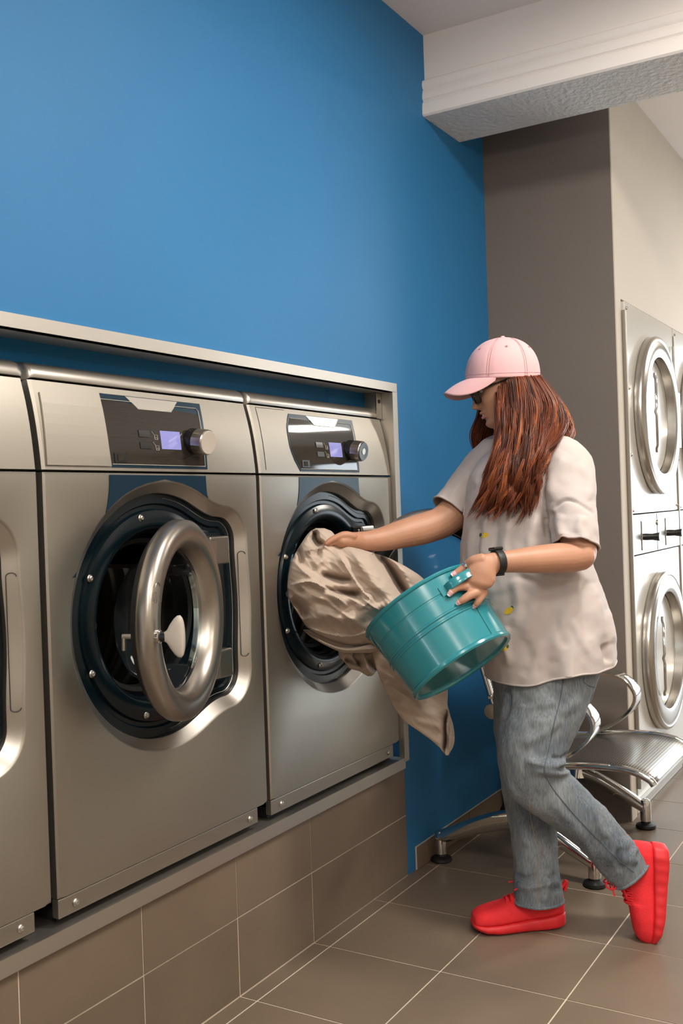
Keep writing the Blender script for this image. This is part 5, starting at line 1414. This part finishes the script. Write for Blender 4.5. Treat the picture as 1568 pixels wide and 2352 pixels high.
for k in range(6):
    a = k * math.pi / 3 + math.pi / 6 * 0
    for da in (-0.035, 0.035):
        sm_.tube([cap_pt(a + da, h, 0.0003) for h in np.linspace(0.02, 0.96, 24)], 0.0005, 5)
sm_.tube([cap_pt(a, 0.10, 0.0003) for a in np.linspace(0, 2 * math.pi, 80)], 0.0005, 5)
sm_.build('stitching', M_CAPSEAM, cap_o)
bt = cap_pt(0, 0.995)
MB().lathe([(0.0001, 0.006), (0.004, 0.0055), (0.0065, 0.003), (0.007, -0.001)], cp_(-0.004, 0, CH - 0.001), (0, 0, 1), 18).build('button', M_CAP, cap_o)
for k in range(6):
    a = (k + 0.5) * math.pi / 3
    p = cap_pt(a, 0.72, 0.0005); n_ = (cap_pt(a, 0.72, 0.01) - p); n_ /= np.linalg.norm(n_)
    MB().lathe([(0.0015, 0.0), (0.002, 0.0008), (0.0034, 0.0010), (0.0042, 0.0002)], p, n_, 14).build('eyelet', M_CAPSEAM, cap_o)
    MB().lathe([(0.0001, 0.0006), (0.0017, 0.0004)], p, n_, 10).build('eyelet_hole', M_GAP, cap_o)
# arched brim
bv = []; nb_t, nb_s = 16, 33
def brim(t, q, lift=0.0):
    a = q * 1.30                                  # where it meets the crown
    root_ = cap_pt(a, 0.0, 0.001)
    ln_ = 0.070 * (1 - 0.90 * abs(q) ** 3.2)
    fwd = cf * 1.0
    sag = -0.50 * ln_ * t - 0.012 * math.sin(math.pi * t) * 0
    side = -0.046 * (abs(q) ** 1.6) * t ** 0.9 * (ln_ / 0.07)
    return root_ + fwd * ln_ * t * 0.86 + cz_ * (sag + side + lift + 0.004 * math.sin(math.pi * t)) + cs_ * (-0.002 * q * t)
for i in range(nb_t):
    for j in range(nb_s): bv.append(brim(i / (nb_t - 1), -1 + 2 * j / (nb_s - 1)))
bf = [(i * nb_s + j, i * nb_s + j + 1, (i + 1) * nb_s + j + 1, (i + 1) * nb_s + j) for i in range(nb_t - 1) for j in range(nb_s - 1)]
brm = MB().add(bv, bf).build('brim', M_CAP, cap_o, angle=80)
md = brm.modifiers.new('solid', 'SOLIDIFY'); md.thickness = 0.0035; md.offset = 0
# glasses
gl = MB()
lens_c = {}
for sg in (-1, 1):
    c0 = (0.099, sg * 0.034, -0.008)
    def lp_(t, k=1.0):
        c, s = math.cos(t), math.sin(t)
        y = 0.027 * np.sign(c) * abs(c) ** 0.6 * k; z = 0.0215 * np.sign(s) * abs(s) ** 0.6 * k
        return hp(c0[0] - 0.35 * abs(y + sg * 0.034) * 0.5 - 0.10 * abs(y), c0[1] + y, c0[2] + z + 0.0)
    ring_ = [lp_(t) for t in np.linspace(0, 2 * math.pi, 45)]
    gl.tube(ring_, 0.0024, 8)
    lens_c[sg] = [lp_(t, 0.97) for t in np.linspace(0, 2 * math.pi, 44, endpoint=False)]
    gl.tube([lp_(0.35 if sg > 0 else math.pi - 0.35), hp(0.078, sg * 0.068, 0.002), hp(0.03, sg * 0.075, 0.002), hp(-0.02, sg * 0.077, 0.0)], 0.0027, 8, flat=1.6)
gl.tube(catmull([hp(0.096, 0.010, 0.004), hp(0.100, 0.0, 0.007), hp(0.096, -0.010, 0.004)], 10), 0.0022, 8)
glo = gl.build('glasses', M_FRAME, person)
for sg in (-1, 1):
    MB().add(lens_c[sg], [tuple(range(44))]).build('lens', M_LENS, glo, smooth=False)
# wristband
wb = MB(); A_ = at(1143, 1291, 2.527); ax_ = at(1160, 1290, 2.535) - at(1130, 1293, 2.522); ax_ /= np.linalg.norm(ax_)
vv = A_ - CAM; vv /= np.linalg.norm(vv); e1_ = np.cross(ax_, vv); e1_ /= np.linalg.norm(e1_); e2_ = np.cross(e1_, ax_)
rg = []
for h, d in ((-0.0095, 0.0), (-0.0095, 0.0022), (-0.006, 0.003), (0.006, 0.003), (0.0095, 0.0022), (0.0095, 0.0)):
    rg.append([A_ + ax_ * h + (0.0285 + d) * math.cos(t) * e1_ + (0.0285 + d) * math.sin(t) * e2_ for t in np.linspace(0, 2 * math.pi, 48, endpoint=False)])
wt = wb.loft(rg, (False, False)).build('watch_strap', M_WATCH, person)
up_s = 1 if e1_[2] > 0 else -1
wc = A_ + up_s * e1_ * 0.033 + e2_ * 0.004
MB().obox(wc, ax_ * 0.0125, e1_ * 0.0045, e2_ * 0.017).build('watch_case', M_FRAME, wt, smooth=False, bevel=0.003)
MB().obox(A_ - up_s * e1_ * 0.0315, ax_ * 0.0105, e1_ * 0.003, e2_ * 0.010).build('buckle', M_WATCH, wt, smooth=False, bevel=0.002)
for q in range(4):
    an = 0.55 + q * 0.17
    p = A_ + (0.0316) * (math.cos(an) * up_s * e1_ + math.sin(an) * -e2_ * (1 if (e2_ @ vv) > 0 else -1)); n_ = p - A_; n_ /= np.linalg.norm(n_)
    MB().lathe([(0.0001, 0.0004), (0.0013, 0.0003), (0.0014, -0.0003)], p, n_, 10).build('strap_hole', M_GAP, wt)
# thumb ring
tA = catmull([np.array(s, float) for s in TIPS['thumb']], 30)
i_ = 13
c_ = at(*tA[i_][:3]); t_ = at(*tA[i_ + 1][:3]) - at(*tA[i_ - 1][:3]); t_ /= np.linalg.norm(t_)
r_ = max(tA[i_][3] * tA[i_][2] / FPX, tA[i_][4])
MB().lathe([(r_ + 0.0002, -0.0035), (r_ + 0.0016, -0.0032), (r_ + 0.002, 0), (r_ + 0.0016, 0.0032), (r_ + 0.0002, 0.0035)], c_, t_, 32).build('finger_ring', M_SILVER, person)

# ------------------------------------------------------------------ hair: single strands falling from under the cap
hr = random.Random(11)
G_near = [
    [(1148, 884, 2.800), (1143, 925, 2.785), (1144, 985, 2.765), (1136, 1045, 2.745), (1114, 1105, 2.735), (1090, 1160, 2.735), (1068, 1192, 2.738)],
    [(1156, 882, 2.792), (1154, 940, 2.772), (1156, 1000, 2.745), (1140, 1065, 2.715), (1128, 1120, 2.700), (1108, 1165, 2.700), (1090, 1196, 2.705)],
    [(1168, 880, 2.786), (1170, 940, 2.760), (1172, 1005, 2.725), (1160, 1070, 2.690), (1152, 1125, 2.675), (1142, 1165, 2.675), (1128, 1200, 2.680)],
    [(1180, 876, 2.772), (1186, 940, 2.748), (1190, 1005, 2.710), (1186, 1070, 2.675), (1182, 1125, 2.662), (1176, 1165, 2.662), (1158, 1190, 2.668)],
    [(1200, 873, 2.775), (1212, 935, 2.748), (1216, 1000, 2.700), (1210, 1065, 2.665), (1208, 1120, 2.655), (1206, 1170, 2.655), (1190, 1214, 2.660)],
    [(1216, 871, 2.785), (1240, 928, 2.755), (1244, 990, 2.700), (1234, 1050, 2.660), (1230, 1105, 2.652), (1226, 1150, 2.652), (1214, 1196, 2.656)],
    [(1230, 869, 2.805), (1264, 922, 2.775), (1272, 975, 2.715), (1254, 1025, 2.665), (1240, 1070, 2.652), (1234, 1110, 2.652), (1228, 1150, 2.655)],
    [(1238, 868, 2.830), (1282, 925, 2.800), (1296, 972, 2.750), (1274, 1010, 2.690), (1250, 1045, 2.662), (1240, 1085, 2.655), (1236, 1120, 2.655)],
]
G_back = [
    [(1238, 868, 2.830), (1284, 930, 2.805), (1304, 972, 2.770), (1298, 1005, 2.730), (1284, 1025, 2.700)],
    [(1240, 868, 2.860), (1290, 935, 2.850), (1308, 978, 2.835), (1304, 1005, 2.81), (1296, 1022, 2.80)],
    [(1238, 868, 2.890), (1284, 930, 2.905), (1298, 975, 2.93), (1294, 1005, 2.95), (1286, 1030, 2.97)],
]
G_far = [
    [(1116, 886, 2.930), (1102, 935, 2.945), (1092, 985, 2.955), (1088, 1035, 2.960), (1084, 1080, 2.955), (1078, 1120, 2.95)],
    [(1140, 880, 2.945), (1128, 940, 2.960), (1115, 1000, 2.970), (1106, 1050, 2.970), (1098, 1100, 2.96), (1090, 1140, 2.955)],
    [(1180, 876, 2.948), (1182, 940, 2.970), (1170, 1000, 2.990), (1150, 1050, 2.99), (1130, 1100, 2.98), (1110, 1140, 2.97)],
    [(1225, 871, 2.925), (1252, 930, 2.955), (1250, 985, 2.985), (1220, 1030, 3.00), (1180, 1080, 2.99), (1140, 1120, 2.98)],
]
for G in (G_near, G_back, G_far):
    for g in G:
        x, y, d = g[0]; g.insert(0, (x - (16 if x > 1190 else 0), y - (9 if x > 1190 else 16), d + (0.014 if d < 2.86 else -0.014)))
hv, hf, ht_ = [], [], []
def strand(path, r0, tone, n=4):
    P = path; m = len(P); base = len(hv)
    for i, p in enumerate(P):
        t = P[min(i + 1, m - 1)] - P[max(i - 1, 0)]; t = t / (np.linalg.norm(t) + 1e-9)
        u = np.cross(t, F_); u /= np.linalg.norm(u) + 1e-9; w = np.cross(t, u)
        f_ = i / (m - 1)
        r = r0 * (0.75 + 0.25 * math.sin(math.pi * min(1, f_ * 1.6))) * (1 - max(0, f_ - 0.70) / 0.30 * 0.9)
        for k in range(n):
            a = 2 * math.pi * k / n
            hv.append(p + r * (math.cos(a) * u * 1.25 + math.sin(a) * w)); ht_.append(tone + 0.10 * f_)
    for i in range(m - 1):
        for k in range(n):
            k2 = (k + 1) % n
            hf.append((base + i * n + k, base + i * n + k2, base + (i + 1) * n + k2, base + (i + 1) * n + k))
def guide(G, g):
    g = min(max(g, 0), len(G) - 1.001); i = int(g); u = g - i
    return catmull(list(np.array(G[i], float) * (1 - u) + np.array(G[i + 1], float) * u), 40)
def grow(G, locks, per, depth_spread, r0, wave=(3.0, 11.0), m=30, width=9.0, tipvar=0.25, dark=0.0, gmin=0.0):
    """locks of hair: strands share a wavy path and draw together towards the tip"""
    for c in range(locks):
        g0 = gmin + (len(G) - 1 - gmin) * (c + hr.random()) / locks
        C = guide(G, g0)
        ph, fr, am = hr.uniform(0, 6.28), hr.uniform(0.75, 1.35), hr.uniform(*wave)
        layer = hr.random(); dep0 = layer * depth_spread
        tone0 = hr.uniform(0.25, 0.95) * (1 - 0.55 * layer) - dark  # deeper locks get a darker tone: shade between layers painted in
        end0 = 1 - hr.random() * tipvar
        curl = hr.uniform(-1, 1)
        for q in range(per):
            ang, rad = hr.uniform(0, 6.28), math.sqrt(hr.random())
            ox, od = width * rad * math.cos(ang), 0.007 * rad * math.sin(ang)
            end = end0 * (1 - 0.16 * hr.random() ** 2)
            fz = hr.uniform(0, 6.28); loose = hr.uniform(0.2, 1.0)
            pts = []
            for k in range(m):
                f_ = k / (m - 1) * end
                x = f_ * 39; i0 = min(int(x), 38); c_ = C[i0] * (1 - (x - i0)) + C[i0 + 1] * (x - i0)
                amp = am * min(1.0, f_ * 1.5) ** 1.3
                wv = amp * math.sin(ph + fr * 12.5 * f_) + 2.2 * loose * f_ * math.sin(fz + 19 * f_) + 10 * curl * max(0, f_ - 0.72) / 0.28
                k_ = 1.15 - 0.80 * f_
                pts.append(at(c_[0] + ox * k_ + wv, c_[1] + 1.5 * math.sin(fz), c_[2] + dep0 + od * k_ + 0.014 * math.cos(ph + fr * 12.5 * f_) * min(1, f_ * 1.5)))
            strand(pts, r0 * hr.uniform(0.7, 1.25), min(1, max(0, tone0 + hr.uniform(-0.16, 0.2))))
grow(G_near, 46, 22, 0.012, 0.0013, wave=(0, 3), width=12, tipvar=0.1, dark=0.25)        # inner layer, its shade put into a darker tone
grow(G_near, 60, 24, 0.022, 0.0011, wave=(6, 16), width=8, tipvar=0.34)
grow(G_near, 34, 14, 0.0, 0.0009, wave=(8, 17), width=6, tipvar=0.5)
grow(G_back, 20, 22, 0.02, 0.0012, wave=(2, 8), width=9)
grow(G_far, 22, 24, 0.03, 0.0014, wave=(2, 8), width=11, dark=0.1)
# loose flyaway strands
for q in range(58):
    g = G_near[hr.randrange(len(G_near))] if q < 30 else G_back[hr.randrange(3)]
    C = catmull([np.array(p, float) for p in g], 30)
    ph = hr.uniform(0, 6); am = hr.uniform(8, 26) * (1 if q < 30 else 1.9); sx = hr.choice((-1, 1)) if q < 30 else 1
    strand([at(C[k][0] + sx * am * (k / 29) ** 1.6 * math.sin(ph * 0.2 + 0.6 + k * 0.1) + 6 * math.sin(ph + k * 0.35), C[k][1] + 10 * (k / 29), C[k][2] - 0.006) for k in range(30)], 0.0004, hr.uniform(0.6, 1))
hm = bpy.data.meshes.new('hair')
hm.from_pydata([tuple(v - off_p) for v in hv], [], hf)
attr = hm.attributes.new('tone', 'FLOAT', 'POINT'); attr.data.foreach_set('value', np.array(ht_, np.float32))
hm.polygons.foreach_set('use_smooth', [True] * len(hm.polygons))
hm.materials.append(M_HAIR)
hair = bpy.data.objects.new('hair', hm); COL.objects.link(hair); hair.parent = person
hair['kind'] = 'stuff'
hair['label'] = 'long wavy auburn hair'
